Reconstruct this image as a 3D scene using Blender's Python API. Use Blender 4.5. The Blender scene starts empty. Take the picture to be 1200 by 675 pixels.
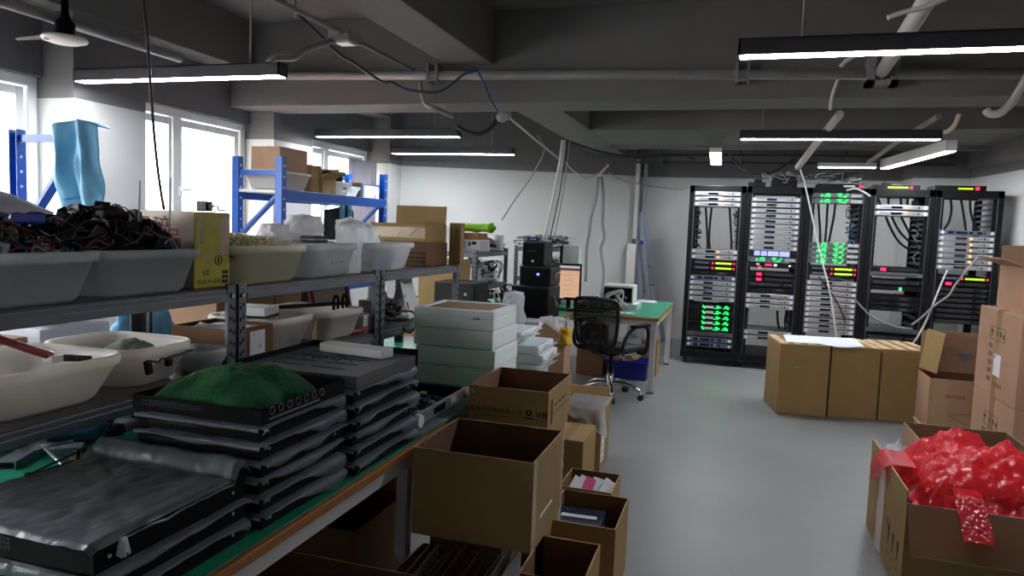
import bpy, bmesh, math, random
from mathutils import Vector, Matrix, noise
random.seed(7)
PI = math.pi
SC = bpy.context.scene
COL = SC.collection
# ------------------------------------------------------------------ camera
F = 850.0; H = 1.45
def _norm(v): return v.normalized()
_Yc = _norm(Vector(((864-600)/F, (276-337.5)/F, 1)))
_d = Vector((math.cos(math.radians(2.2)), math.sin(math.radians(2.2)), 0))
_Zc = _norm(_Yc.cross(_d))
if _Zc.y > 0: _Zc = -_Zc
_Xc = _Yc.cross(_Zc)
ROT = Matrix((_Xc, _Yc, _Zc))
def at(px, py, X=None, Y=None, Z=None):
    r = ROT @ Vector(((px-600)/F, (py-337.5)/F, 1))
    t = X/r.x if X is not None else Y/r.y if Y is not None else (Z-H)/r.z
    p = r*t; p.z += H
    return p
cam = bpy.data.objects.new('camera', bpy.data.cameras.new('camera')); COL.objects.link(cam)
cam.data.sensor_width = 36; cam.data.lens = F*36/1200; cam.data.clip_start = .05
m4 = Matrix.Identity(4)
for i in range(3):
    m4[i][0] = ROT[i][0]; m4[i][1] = -ROT[i][1]; m4[i][2] = -ROT[i][2]
m4.translation = (0, 0, H)
cam.matrix_world = m4
SC.camera = cam
SC.view_settings.view_transform = 'Standard'; SC.view_settings.look = 'None'
SC.view_settings.gamma = 1; SC.view_settings.use_curve_mapping = False
SC.view_settings.exposure = 2.95
# ------------------------------------------------------------------ materials
def s(r, g, b):
    f = lambda c: (c/255/12.92) if c/255 <= .04045 else ((c/255+.055)/1.055)**2.4
    return (f(r), f(g), f(b), 1)
def mat(name, rgb, rough=.5, metal=0, bump=None, var=None, emit=0, alpha=1, trans=0, spec=None, stretch=None, ior=None, twotone=None):
    m = bpy.data.materials.new(name); m.use_nodes = True
    n = m.node_tree.nodes; l = m.node_tree.links; p = n['Principled BSDF']
    c = s(*rgb); p.inputs['Base Color'].default_value = c
    p.inputs['Roughness'].default_value = rough; p.inputs['Metallic'].default_value = metal
    p.inputs['Alpha'].default_value = alpha; p.inputs['Transmission Weight'].default_value = trans
    if spec is not None: p.inputs['Specular IOR Level'].default_value = spec
    if ior: p.inputs['IOR'].default_value = ior
    if emit:
        p.inputs['Emission Color'].default_value = c; p.inputs['Emission Strength'].default_value = emit
    tc = n.new('ShaderNodeTexCoord'); mp = n.new('ShaderNodeMapping'); l.new(tc.outputs['Object'], mp.inputs[0])
    if stretch: mp.inputs['Scale'].default_value = stretch
    if var:
        t = n.new('ShaderNodeTexNoise'); t.inputs['Scale'].default_value = var[0]; t.inputs['Detail'].default_value = 4
        l.new(mp.outputs[0], t.inputs['Vector'])
        r = n.new('ShaderNodeValToRGB'); l.new(t.outputs['Fac'], r.inputs[0])
        k = var[1]
        r.color_ramp.elements[0].position = .3; r.color_ramp.elements[1].position = .7
        r.color_ramp.elements[0].color = (c[0]*(1-k), c[1]*(1-k), c[2]*(1-k), 1)
        r.color_ramp.elements[1].color = tuple(min(1, x*(1+k)) for x in c[:3]) + (1,)
        if twotone: r.color_ramp.elements[1].color = s(*twotone)
        l.new(r.outputs[0], p.inputs['Base Color'])
    if bump:
        t = n.new('ShaderNodeTexNoise'); t.inputs['Scale'].default_value = bump[0]; t.inputs['Detail'].default_value = 3
        l.new(mp.outputs[0], t.inputs['Vector'])
        b = n.new('ShaderNodeBump'); b.inputs['Strength'].default_value = bump[1]; b.inputs['Distance'].default_value = .01
        l.new(t.outputs['Fac'], b.inputs['Height']); l.new(b.outputs[0], p.inputs['Normal'])
    return m
M = {}
def mk(k, *a, **kw): M[k] = mat(k, *a, **kw)
mk('floor_epoxy', (128,130,130), .42, bump=(1.5,.06), var=(1.1,.1), spec=.3)
mk('ceiling_paint', (106,105,104), .8, var=(2,.08), bump=(30,.1))
mk('wall_paint', (208,208,210), .75, var=(1.5,.03))
mk('window_frame', (225,232,232), .4)
mk('glass', (255,255,255), .02, trans=1, alpha=.12, ior=1.02)
mk('conduit', (128,127,128), .5, var=(8,.1))
mk('white_pvc', (190,188,188), .45)
mk('lamp_black', (42,42,46), .45, var=(20,.15))
mk('lamp_white', (215,215,215), .5)
mk('diffuser', (238,240,246), .5, emit=10)
mk('diffuser_bright', (238,240,246), .5, emit=11)
mk('black_rubber', (18,18,20), .5)
mk('dark_blue_cable', (22,34,60), .5)
mk('teal_cable', (40,90,130), .5)
mk('grey_cable', (135,137,138), .55)
mk('white_cable', (205,205,205), .5)
mk('steel_paint', (112,116,126), .42, var=(14,.1), metal=.25)
mk('deck_steel', (96,92,92), .5, var=(6,.15), metal=.2)
mk('hole', (12,12,14), .9)
mk('bolt', (190,190,190), .35, metal=.8)
mk('chipboard', (150,120,90), .8, var=(30,.25))
mk('card', (152,125,80), .85, var=(3,.1), bump=(60,.06))
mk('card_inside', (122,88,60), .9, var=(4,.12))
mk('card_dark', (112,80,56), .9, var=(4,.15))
mk('card_pink', (172,136,110), .85, var=(3,.07), bump=(60,.06))
mk('card_edge', (186,158,122), .9)
mk('tape', (164,132,92), .25, var=(8,.1))
mk('tape_clear', (176,150,118), .2)
mk('ink', (48,38,32), .8)
mk('ink_black', (15,15,15), .8)
mk('ink_red', (120,30,25), .8)
mk('paper', (226,228,232), .8, var=(10,.04))
mk('sheet_white', (226,232,246), .7, bump=(12,.2))
mk('frost_bin', (236,238,241), .35, alpha=.78, var=(5,.12), spec=.5)
mk('frost_yellow', (238,238,226), .35, alpha=.78, var=(5,.12))
mk('white_bin', (236,233,230), .35, var=(4,.04))
mk('black_plastic', (14,14,16), .45, spec=.35, var=(20,.3))
mk('black_matte', (10,10,11), .85, spec=.2)
mk('grey_plastic', (150,150,152), .5)
mk('light_grey', (204,208,206), .5, var=(3,.04))
mk('red_wire', (110,18,22), .5)
mk('yellow_wire', (190,180,120), .5)
mk('yellow_box', (172,160,20), .5, var=(9,.18), bump=(20,.1))
mk('taped_grey', (150,138,124), .3, var=(8,.12))
mk('green_mat', (34,146,110), .28, var=(3,.08))
mk('dark_green_mat', (16,52,40), .5, var=(4,.1))
mk('wood_edge', (158,104,52), .5, var=(12,.2), stretch=(12,1,12))
mk('white_leg', (196,196,196), .4, var=(6,.05))
mk('chassis_black', (11,10,12), .7, var=(10,.2), spec=.12)
mk('chassis_grey', (96,98,103), .4, metal=.3, var=(6,.1))
mk('film', (150,158,168), .2, alpha=.62, bump=(34,1.0), spec=.8, stretch=(1,2.2,1))
mk('film_top', (104,110,116), .3, alpha=.86, bump=(9,1.0), spec=.8, stretch=(1.6,.7,1))
mk('clear_bag', (214,222,228), .25, alpha=.55, bump=(30,1.0), spec=.7)
mk('white_bag', (224,226,232), .45, alpha=.93, bump=(22,.9))
mk('green_cloth', (18,92,44), .9, bump=(90,.5), var=(9,.2))
mk('foam', (232,240,240), .85, bump=(150,.15), var=(8,.03))
mk('foam_wrap', (226,234,236), .6, bump=(40,.7), var=(8,.05))
mk('circuit_blue', (32,60,110), .4, var=(60,.6))
mk('silver', (186,188,192), .32, metal=.7, var=(14,.06))
mk('silver_blue', (120,132,156), .35, metal=.6)
mk('rack_black', (13,13,16), .5, spec=.25)
mk('rack_rail', (92,96,110), .4, metal=.6)
mk('device_black', (13,13,15), .55, spec=.25)
mk('device_dark', (58,58,60), .5, metal=.3, var=(30,.3))
mk('display', (14,20,40), .2)
mk('led_orange', (255,150,70), .5, emit=0.6)
mk('led_red', (255,20,50), .5, emit=1.0)
mk('led_green', (20,255,90), .5, emit=0.6)
mk('led_lime', (170,235,30), .5, emit=0.2)
mk('led_white', (190,210,255), .5, emit=0.35)
mk('led_blue', (90,110,255), .5, emit=0.6)
mk('panel_blue', (150,160,255), .5, emit=0.12)
mk('chrome', (215,215,220), .12, metal=1)
mk('chair_black', (17,17,19), .6, bump=(80,.3))
mk('chair_mesh', (20,20,22), .8, alpha=.8, bump=(200,.5))
mk('crate_blue', (32,44,150), .4)
mk('blue_steel', (20,86,176), .4, var=(8,.08))
mk('blue_cloth', (116,184,224), .55, bump=(20,.5), var=(6,.08))
mk('jacket_black', (26,30,36), .9, bump=(30,.4))
mk('jacket_teal', (70,130,158), .8, bump=(30,.4))
mk('curtain', (150,150,158), .9)
mk('screen_peach', (214,170,140), .4, emit=0.11)
mk('screen_dark', (90,60,80), .4, emit=0.08)
mk('screen_white', (205,210,215), .4, emit=0.08)
mk('alu', (150,160,172), .35, metal=.7)
mk('drill_blue', (40,96,126), .45)
mk('torch_blue', (36,62,176), .4)
mk('orange', (214,110,60), .6)
mk('yellow', (226,180,40), .6)
mk('lime', (130,190,20), .5, bump=(18,.6))
mk('maroon', (110,28,24), .5, var=(20,.3))
mk('cream', (224,206,188), .7)
mk('pink', (206,60,120), .6)
mk('lilac', (206,160,206), .6)
mk('brush_red', (146,52,66), .4)
mk('bristle', (58,54,48), .9, bump=(120,.8))
mk('rag_grey', (116,124,116), .95, bump=(40,.6))
mk('ground', (150,150,150), .9)
mk('white_gloss', (235,235,235), .3)
def special():
    # brick-like facade tiles
    m = mat('facade', (236,206,192), .6); n = m.node_tree.nodes; l = m.node_tree.links; p = n['Principled BSDF']
    tc = n.new('ShaderNodeTexCoord'); sp = n.new('ShaderNodeSeparateXYZ'); cb = n.new('ShaderNodeCombineXYZ')
    l.new(tc.outputs['Object'], sp.inputs[0]); l.new(sp.outputs['Y'], cb.inputs['X']); l.new(sp.outputs['Z'], cb.inputs['Y'])
    br = n.new('ShaderNodeTexBrick'); br.offset = 0; l.new(cb.outputs[0], br.inputs['Vector'])
    br.inputs['Color1'].default_value = s(240,212,198); br.inputs['Color2'].default_value = s(234,202,188); br.inputs['Mortar'].default_value = s(190,160,150)
    br.inputs['Scale'].default_value = 1; br.inputs['Brick Width'].default_value = .16; br.inputs['Row Height'].default_value = .12; br.inputs['Mortar Size'].default_value = .012
    l.new(br.outputs['Color'], p.inputs['Base Color']); M['facade'] = m
    # perforated black metal: rows of round holes really open
    m = mat('perforated', (11,10,12), .7); n = m.node_tree.nodes; l = m.node_tree.links; p = n['Principled BSDF']
    tc = n.new('ShaderNodeTexCoord'); mp = n.new('ShaderNodeMapping'); l.new(tc.outputs['Object'], mp.inputs[0]); mp.inputs['Scale'].default_value = (125,125,125)
    fr = n.new('ShaderNodeVectorMath'); fr.operation = 'FRACTION'; l.new(mp.outputs[0], fr.inputs[0])
    sb = n.new('ShaderNodeVectorMath'); sb.operation = 'SUBTRACT'; l.new(fr.outputs[0], sb.inputs[0]); sb.inputs[1].default_value = (.5,.5,.5)
    sep = n.new('ShaderNodeSeparateXYZ'); l.new(sb.outputs[0], sep.inputs[0])
    cb = n.new('ShaderNodeCombineXYZ'); l.new(sep.outputs['X'], cb.inputs['X']); l.new(sep.outputs['Z'], cb.inputs['Y'])
    ln = n.new('ShaderNodeVectorMath'); ln.operation = 'LENGTH'; l.new(cb.outputs[0], ln.inputs[0])
    gt = n.new('ShaderNodeMath'); gt.operation = 'GREATER_THAN'; gt.inputs[1].default_value = .34; l.new(ln.outputs['Value'], gt.inputs[0])
    l.new(gt.outputs[0], p.inputs['Alpha']); M['perforated'] = m
    # red bubble wrap
    m = mat('bubble_red', (244,52,66), .16, alpha=.8, spec=1.0); n = m.node_tree.nodes; l = m.node_tree.links; p = n['Principled BSDF']
    tc = n.new('ShaderNodeTexCoord'); v = n.new('ShaderNodeTexVoronoi'); v.inputs['Scale'].default_value = 60; l.new(tc.outputs['Object'], v.inputs['Vector'])
    b = n.new('ShaderNodeBump'); b.invert = True; b.inputs['Strength'].default_value = .8; b.inputs['Distance'].default_value = .006
    l.new(v.outputs['Distance'], b.inputs['Height']); l.new(b.outputs[0], p.inputs['Normal'])
    p.inputs['Subsurface Weight'].default_value = .0
    M['bubble_red'] = m
    # wall: white below the 2.2 m line, dark grey paint above it (two coats of paint, one wall)
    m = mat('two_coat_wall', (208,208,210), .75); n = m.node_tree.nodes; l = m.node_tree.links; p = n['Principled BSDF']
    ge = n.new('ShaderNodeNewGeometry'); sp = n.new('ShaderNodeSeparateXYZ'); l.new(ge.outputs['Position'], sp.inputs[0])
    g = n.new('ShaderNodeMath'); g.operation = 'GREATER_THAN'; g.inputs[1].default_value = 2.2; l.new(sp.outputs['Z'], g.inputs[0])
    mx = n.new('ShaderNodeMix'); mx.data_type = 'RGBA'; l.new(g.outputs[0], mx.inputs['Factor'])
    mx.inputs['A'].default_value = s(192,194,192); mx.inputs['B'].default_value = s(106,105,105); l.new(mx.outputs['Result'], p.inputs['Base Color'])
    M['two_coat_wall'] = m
def translucent(k, amount, col):      # light passes softly through thin frosted plastic
    m = M[k]; n = m.node_tree.nodes; l = m.node_tree.links; p = n['Principled BSDF']; out = n['Material Output']
    t = n.new('ShaderNodeBsdfTranslucent'); t.inputs[0].default_value = s(*col); x = n.new('ShaderNodeMixShader'); x.inputs[0].default_value = amount
    l.new(p.outputs[0], x.inputs[1]); l.new(t.outputs[0], x.inputs[2]); l.new(x.outputs[0], out.inputs[0])
special()
translucent('frost_bin', .75, (225,228,230)); translucent('frost_yellow', .75, (246,245,232)); translucent('white_bin', .4, (235,232,228))
translucent('film', .35, (215,222,228)); translucent('clear_bag', .4, (235,240,245)); translucent('white_bag', .35, (240,240,245)); translucent('bubble_red', .4, (255,80,90)); translucent('sheet_white', .2, (240,240,245)); translucent('curtain', .3, (200,200,210))
# ------------------------------------------------------------------ mesh builder
class B:
    def __init__(self, m=None):
        self.bm = bmesh.new(); self.mats = []; self.cur = 0
        if m: self.m(m)
    def m(self, k):
        if k not in self.mats: self.mats.append(k)
        self.cur = self.mats.index(k); return self
    def face(self, vs, smooth=False):
        try: f = self.bm.faces.new(vs)
        except ValueError: return None
        f.material_index = self.cur; f.smooth = smooth; return f
    def hexa(self, p):
        v = [self.bm.verts.new(q) for q in p]
        for q in ((3,2,1,0),(4,5,6,7),(0,1,5,4),(1,2,6,5),(2,3,7,6),(3,0,4,7)): self.face([v[i] for i in q])
        return self
    def box(self, x0, x1, y0, y1, z0, z1, mx=None):
        p = [(x0,y0,z0),(x1,y0,z0),(x1,y1,z0),(x0,y1,z0),(x0,y0,z1),(x1,y0,z1),(x1,y1,z1),(x0,y1,z1)]
        if mx: p = [mx @ Vector(q) for q in p]
        return self.hexa(p)
    def bar(self, a, b, w, h, up=(0,0,1)):
        a, b = Vector(a), Vector(b); d = (b-a).normalized(); u = Vector(up)
        if abs(d.dot(u)) > .98: u = Vector((0,1,0))
        sd = d.cross(u).normalized()*w/2; u = sd.cross(d).normalized()*h/2
        return self.hexa([a-sd-u, a+sd-u, a+sd+u, a-sd+u, b-sd-u, b+sd-u, b+sd+u, b-sd+u])
    def tube(self, pts, r, n=8, cap=True, r2=None):
        pts = [Vector(p) for p in pts]; k = len(pts); rings = []
        t = (pts[1]-pts[0]).normalized(); u = Vector((0,0,1)) if abs(t.z) < .9 else Vector((1,0,0))
        u = (u - t*u.dot(t)).normalized()
        for i, p in enumerate(pts):
            t = (pts[min(i+1,k-1)]-pts[max(i-1,0)])
            if t.length < 1e-9: t = Vector((0,0,1))
            t.normalize(); u = (u - t*u.dot(t))
            if u.length < 1e-6: u = t.orthogonal()
            u.normalize(); w = t.cross(u); rr = r if r2 is None else r+(r2-r)*i/(k-1)
            rings.append([self.bm.verts.new(p+(u*math.cos(2*PI*j/n)+w*math.sin(2*PI*j/n))*rr) for j in range(n)])
        for a, b in zip(rings, rings[1:]):
            for j in range(n): self.face([a[j], a[(j+1)%n], b[(j+1)%n], b[j]], True)
        if cap: self.face(rings[0][::-1]); self.face(rings[-1])
        return self
    def cable(self, pts, r, n=6, seg=6): return self.tube(smooth(pts, seg), r, n)
    def loops(self, loops, closed_bottom=True, closed_top=False, smooth_=True):
        rs = [[self.bm.verts.new(p) for p in lp] for lp in loops]; n = len(rs[0])
        for a, b in zip(rs, rs[1:]):
            for j in range(n): self.face([a[j], a[(j+1)%n], b[(j+1)%n], b[j]], smooth_)
        if closed_bottom: self.face(rs[0][::-1])
        if closed_top: self.face(rs[-1])
        return self
    def lathe(self, prof, c=(0,0,0), n=20, mx=None):
        L = []
        for r, z in prof:
            q = [Vector((c[0]+r*math.cos(2*PI*j/n), c[1]+r*math.sin(2*PI*j/n), c[2]+z)) for j in range(n)]
            if mx: q = [mx @ v for v in q]
            L.append(q)
        return self.loops(L, True, True)
    def cyl(self, a, b, r, n=14): return self.tube([a, b], r, n)
    def grid(self, nu, nv, f, smooth_=True):
        g = [[self.bm.verts.new(f(i/nu, j/nv)) for j in range(nv+1)] for i in range(nu+1)]
        for i in range(nu):
            for j in range(nv): self.face([g[i][j], g[i+1][j], g[i+1][j+1], g[i][j+1]], smooth_)
        return self
    def prism(self, poly, a, b):      # poly points + two offset vectors
        p0 = [self.bm.verts.new(Vector(q)+Vector(a)) for q in poly]; p1 = [self.bm.verts.new(Vector(q)+Vector(b)) for q in poly]; n = len(poly)
        self.face(p0[::-1]); self.face(p1)
        for i in range(n): self.face([p0[i], p0[(i+1)%n], p1[(i+1)%n], p1[i]])
        return self
    def obj(self, name, parent=None, bev=0, solid=0, loc=None, rotz=0, sub=0, norm=True):
        if norm: bmesh.ops.recalc_face_normals(self.bm, faces=self.bm.faces)
        me = bpy.data.meshes.new(name); self.bm.to_mesh(me); self.bm.free()
        for k in self.mats: me.materials.append(M[k])
        o = bpy.data.objects.new(name, me); COL.objects.link(o)
        if parent: o.parent = parent
        if loc is not None: o.location = loc
        if rotz: o.rotation_euler.z = rotz
        if solid:
            md = o.modifiers.new('thickness', 'SOLIDIFY'); md.thickness = solid; md.offset = 0
        if bev:
            md = o.modifiers.new('bevel', 'BEVEL'); md.width = bev; md.segments = 2; md.limit_method = 'ANGLE'
        if sub:
            md = o.modifiers.new('smooth', 'SUBSURF'); md.levels = sub; md.render_levels = sub
        return o
def smooth(pts, seg=6):
    P = [Vector(p) for p in pts]
    if len(P) < 3: return P
    P = [P[0]*2-P[1]] + P + [P[-1]*2-P[-2]]; out = []
    for i in range(1, len(P)-2):
        a, b, c, d = P[i-1:i+3]
        for k in range(seg):
            t = k/seg
            out.append(.5*((2*b)+(c-a)*t+(2*a-5*b+4*c-d)*t*t+(3*b-a-3*c+d)*t**3))
    out.append(P[-2]); return out
def tag(o, label=None, cat=None, group=None, kind=None):
    if label: o['label'] = label
    if cat: o['category'] = cat
    if group: o['group'] = group
    if kind: o['kind'] = kind
    return o
def thing(name, label, cat, loc=(0,0,0), rotz=0, group=None):
    o = bpy.data.objects.new(name, None); COL.objects.link(o); o.empty_display_size = .05
    o.location = loc; o.rotation_euler.z = rotz
    return tag(o, label, cat, group)
def dup(root, loc=None, rotz=None, label=None, group=None):
    r = root.copy(); COL.objects.link(r)
    if loc is not None: r.location = loc
    if rotz is not None: r.rotation_euler.z = rotz
    if label: r['label'] = label
    if group: r['group'] = group
    for ch in list(root.children):
        c = ch.copy(); COL.objects.link(c); c.parent = r
        for g in ch.children:
            d = g.copy(); COL.objects.link(d); d.parent = c
    return r
def struct(b, name, label, cat='room', **kw):
    return tag(b.obj(name, **kw), label, cat, None, 'structure')
def text(txt, size, m, parent, loc, face='-y', name='printed_text', rot=None, sx=1):
    cu = bpy.data.curves.new(name, 'FONT'); cu.body = txt; cu.size = size; cu.align_x = 'CENTER'; cu.align_y = 'CENTER'
    o = bpy.data.objects.new(name, cu); COL.objects.link(o)
    dg = bpy.context.evaluated_depsgraph_get()
    me = bpy.data.meshes.new_from_object(o.evaluated_get(dg)); COL.objects.unlink(o); bpy.data.objects.remove(o)
    R = {'-y': Matrix.Rotation(PI/2, 4, 'X'), '-x': Matrix.Rotation(-PI/2, 4, 'Z') @ Matrix.Rotation(PI/2, 4, 'X'),
         '+x': Matrix.Rotation(PI/2, 4, 'Z') @ Matrix.Rotation(PI/2, 4, 'X'), '+z': Matrix.Identity(4)}[face]
    if rot: R = R @ Matrix.Rotation(rot, 4, 'Z')
    me.transform(Matrix.Translation(loc) @ R @ Matrix.Diagonal((sx,1,1,1)))
    me.materials.clear(); me.materials.append(M[m])
    t = bpy.data.objects.new(name, me); COL.objects.link(t); t.parent = parent
    return t
def rrect(w, d, r, z, n=4):
    out = []
    for cx, cy, a0 in ((w/2-r, d/2-r, 0), (-w/2+r, d/2-r, 90), (-w/2+r, -d/2+r, 180), (w/2-r, -d/2+r, 270)):
        for k in range(n+1):
            a = math.radians(a0+90*k/n); out.append(Vector((cx+r*math.cos(a), cy+r*math.sin(a), z)))
    return out
def tub_mesh(m, w, d, h, tap=.85, rim=.018, r=.03, wall=.004, rib=True):
    b = B(m); L = []
    L += [rrect(w*tap-.02, d*tap-.02, r, 0), rrect(w*tap, d*tap, r, .01)]
    L += [rrect(w-.004, d-.004, r, h-.025), rrect(w+rim*2-.004, d+rim*2-.004, r+.01, h-.025), rrect(w+rim*2, d+rim*2, r+.01, h-.006), rrect(w+rim*2-.006, d+rim*2-.006, r+.01, h)]
    L += [rrect(w-wall, d-wall, r, h), rrect(w-2*wall, d-2*wall, r, h-.012), rrect(w*tap-2*wall, d*tap-2*wall, r, .006)]
    b.loops(L, True, True)
    return b
def nz(x, y, z=0, sc=1): return noise.noise(Vector((x*sc, y*sc, z*sc)))
# ================================================================== room shell
def plan(b, poly, z0, z1): return b.prism([(x, y, 0) for x, y in poly], (0,0,z0), (0,0,z1))
b = B('floor_epoxy'); b.box(-5, 4.2, -3.2, 10.6, -.1, 0); struct(b, 'floor', 'smooth grey epoxy floor', 'floor')
b = B('ceiling_paint'); b.box(-5, 4.2, -3.2, 10.6, 3.2, 3.35); struct(b, 'ceiling', 'dark grey painted concrete ceiling slab', 'ceiling')
# left wall: sill wall, head band and pillars in one mesh
b = B('two_coat_wall')
b.box(-4.8, -4.57, -3.2, 9.0, 0, .9);  b.box(-4.8, -4.57, -3.2, 9.0, 2.34, 3.2)
for y0, y1 in ((-3.2,-2.6), (-.8,-.2), (1.6,2.2), (3.85,4.47), (6.05,6.72), (8.48,9.1)): b.box(-4.8, -4.3, y0, y1, 0, 3.2)
struct(b, 'wall_left', 'white left wall with pillars between the windows', 'wall')
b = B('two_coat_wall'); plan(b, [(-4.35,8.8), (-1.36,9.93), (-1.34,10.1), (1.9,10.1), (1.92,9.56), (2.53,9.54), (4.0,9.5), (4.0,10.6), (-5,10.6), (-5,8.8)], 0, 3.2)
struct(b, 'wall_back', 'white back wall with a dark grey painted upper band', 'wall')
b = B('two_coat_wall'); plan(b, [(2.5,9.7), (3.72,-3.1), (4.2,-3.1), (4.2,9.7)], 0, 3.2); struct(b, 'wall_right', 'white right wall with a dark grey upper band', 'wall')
b = B('two_coat_wall'); b.box(-4.8, 4.2, -3.2, -3.1, 0, 3.2); struct(b, 'wall_front', 'white wall behind the viewpoint', 'wall')
TR = [('cross beam under the ceiling carrying the grey pipe', (-4.57,2.9,5.75,6.2,2.46,3.2)),
      ('long ceiling beam running from the front into the cross beam', (-2.4,-2.0,-3.1,5.75,2.77,3.2)),
      ('long ceiling beam from the cross beam to the back wall', (-1.92,-1.5,6.2,9.98,2.46,3.2)),
      ('deep ceiling beam above the server racks', (-1.5,2.6,7.37,8.62,2.46,3.2)),
      ('narrow downstand below the beam above the racks', (-1.5,2.6,8.62,8.74,2.42,3.2)),
      ('ceiling beam along the top of the window wall', (-4.57,-4.294,-3.1,8.8,2.77,3.2)),
      ('ceiling beam along the top of the right wall', (2.42,3.7,-3.1,9.42,2.29,3.2))]
for i, (lab, (x0,x1,y0,y1,z0,z1)) in enumerate(TR):
    b = B('ceiling_paint'); b.box(x0,x1,y0,y1,z0,z1); struct(b, 'trim_%d' % (i+1), lab, 'beam', bev=.008)
# windows
def window(i, y0, y1, mull, label):
    z0, z1, x = .9, 2.34, -4.66
    w = B('window_frame')
    for a in ((y0, y0+.07, z0, z1), (y1-.07, y1, z0, z1), (y0+.07, y1-.07, z0, z0+.07), (y0+.07, y1-.07, z1-.07, z1)): w.box(x-.04, x+.04, *a)
    for m in mull: w.box(x-.05, x+.05, m-.05, m+.05, z0+.07, z1-.07)
    o = struct(w, 'window_%d' % i, label, 'window', bev=.006)
    ed = [y0+.07] + mull + [y1-.07]
    for a, c in zip(ed, ed[1:]):
        g = B('glass'); g.box(x-.006, x+.006, a, c, z0+.05, z1-.05); g.obj('pane', o)
        f = B('window_frame')
        for q in ((a+.02,a+.08,z0+.08,z1-.08), (c-.08,c-.02,z0+.08,z1-.08), (a+.08,c-.08,z0+.08,z0+.14), (a+.08,c-.08,z1-.14,z1-.08)): f.box(x-.02, x+.03, *q)
        f.obj('sash', o, bev=.004)
    h = B('window_frame'); hy = mull[0]+.02
    h.box(x+.05, x+.07, hy-.015, hy+.015, 1.6, 1.68); h.box(x+.07, x+.085, hy-.01, hy+.11, 1.65, 1.67); h.obj('handle', o)
window(1, 2.2, 3.85, [2.95], 'white framed window at the left with tiled building behind')
window(2, 4.47, 6.05, [5.14], 'white framed window between the two pillars')
window(3, 6.72, 8.48, [7.5], 'white framed window behind the blue rack with a curtain')
window(4, -.2, 1.6, [.7], 'white framed window beyond the left of the view')
window(5, -2.6, -.8, [-1.7], 'white framed window at the front of the left wall')
b = B('facade'); b.box(-9.6, -9.0, 1.5, 9.1, -3, 9); tag(b.obj('building'), 'neighbouring building with pink tiled wall outside the leftmost window', 'building')
b = B('ground'); b.box(-30, -4.81, -20, 30, -3.2, -3); struct(b, 'ground', 'pale ground outside the windows', 'ground')
# curtain
b = B('curtain'); b.grid(40, 6, lambda u, v: Vector((-4.47+.035*math.sin(u*34), 7.75+.66*u, 1.0+1.2*v)))
tag(b.obj('curtain', solid=.004), 'grey curtain drawn aside at the rear window', 'curtain')
# ================================================================== lamps
def lamp(name, label, x, y, z, L=1.56, rotz=0, body='lamp_black', w=.09, h=.075, rods=(-.5,.5), group=None, top=3.2):
    t = thing(name, label, 'lamp', (x, y, z), rotz, group)
    b = B(body); b.box(-L/2, L/2, -w/2, -w/2+.006, 0, h); b.box(-L/2, L/2, w/2-.006, w/2, 0, h); b.box(-L/2, L/2, -w/2, w/2, h-.006, h)
    b.box(-L/2, -L/2+.01, -w/2, w/2, 0, h); b.box(L/2-.01, L/2, -w/2, w/2, 0, h); b.obj('housing', t)
    d = B('diffuser_bright' if name == 'strip_lamp' else 'diffuser'); d.box(-L/2+.012, L/2-.012, -w/2+.008, w/2-.008, -.003, .012); d.obj('diffuser', t)
    for r in rods:
        q = B('conduit'); q.tube([(r, 0, h), (r, 0, top-z)], .006, 6); q.obj('suspension_rod', t)
    return t
lamp('pendant_lamp', 'long black linear lamp nearest the windows, beside the hanging cable', -3.42, 3.8, 2.29, rods=(.55,))
lamp('pendant_lamp', 'black linear lamp over the blue rack, with a thick black cable at its end', -3.38, 6.58, 2.29, rods=(.52,))
lamp('pendant_lamp', 'black linear lamp farthest left at the back, nearest the slanted wall', -3.32, 8.17, 2.29, rods=(.5,))
lamp('pendant_lamp', 'large black linear lamp at top right, cut by the frame', .73, 3.66, 2.29)
lamp('pendant_lamp', 'black linear lamp in front of the server racks on the right', .75, 6.73, 2.29, rods=(-.6,), top=3.2)
lamp('pendant_lamp', 'black linear lamp near the windows beyond the left of the view', -3.2, .9, 2.29)  # front fill: lamp added out of view to brighten the shelf side
lamp('strip_lamp', 'short bright strip lamp above the leftmost server rack, running towards the wall', -.27, 8.2, 2.26, L=1.3, rotz=PI/2+.02, w=.12, h=.05, rods=(), body='lamp_white')
lamp('strip_lamp', 'bright white strip lamp above the middle rack, parallel to the wall', 1.13, 9.0, 2.26, L=.6, w=.1, h=.05, rods=(), body='lamp_white')
lamp('strip_lamp', 'white slanted strip lamp above the fourth rack from the left', 1.62, 8.1, 2.25, L=1.8, rotz=PI/2+.12, w=.09, h=.1, rods=(), body='lamp_white')
# ================================================================== pipes and cables under the ceiling
def wire(name, label, cat, pts, r, m, group=None, n=6, seg=6):
    b = B(m); b.cable(pts, r, n, seg); return tag(b.obj(name), label, cat, group)
def PX(l, **k): return [at(x, y, **k) for x, y in l]
t = thing('conduit_pipe', 'grey pipe running along the cross beam the full width of the room', 'pipe', (0,0,0))
a0, a1 = at(300, 89, Y=5.68), at(1180, 86.5, Y=5.68); dr = (a1-a0)/(a1.x-a0.x)
P0, P1 = a0+dr*(-4.3-a0.x), a0+dr*(2.4-a0.x)
B('conduit').tube([P0, P1], .036, 14).obj('pipe', t)
for px in (508, 870, 1033):
    c = at(px, 88, Y=5.68); q = B('conduit'); q.box(c.x-.05, c.x-.03, c.y-.045, 5.75, c.z-.06, c.z+.09); q.box(c.x+.03, c.x+.05, c.y-.045, 5.75, c.z-.06, c.z+.09); q.box(c.x-.05, c.x+.05, c.y-.05, c.y-.042, c.z-.055, c.z-.035); q.obj('bracket', t)
t = thing('conduit_pipe', 'thin grey conduit with a junction box beside the long ceiling beam', 'pipe', (0,0,0))
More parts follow.
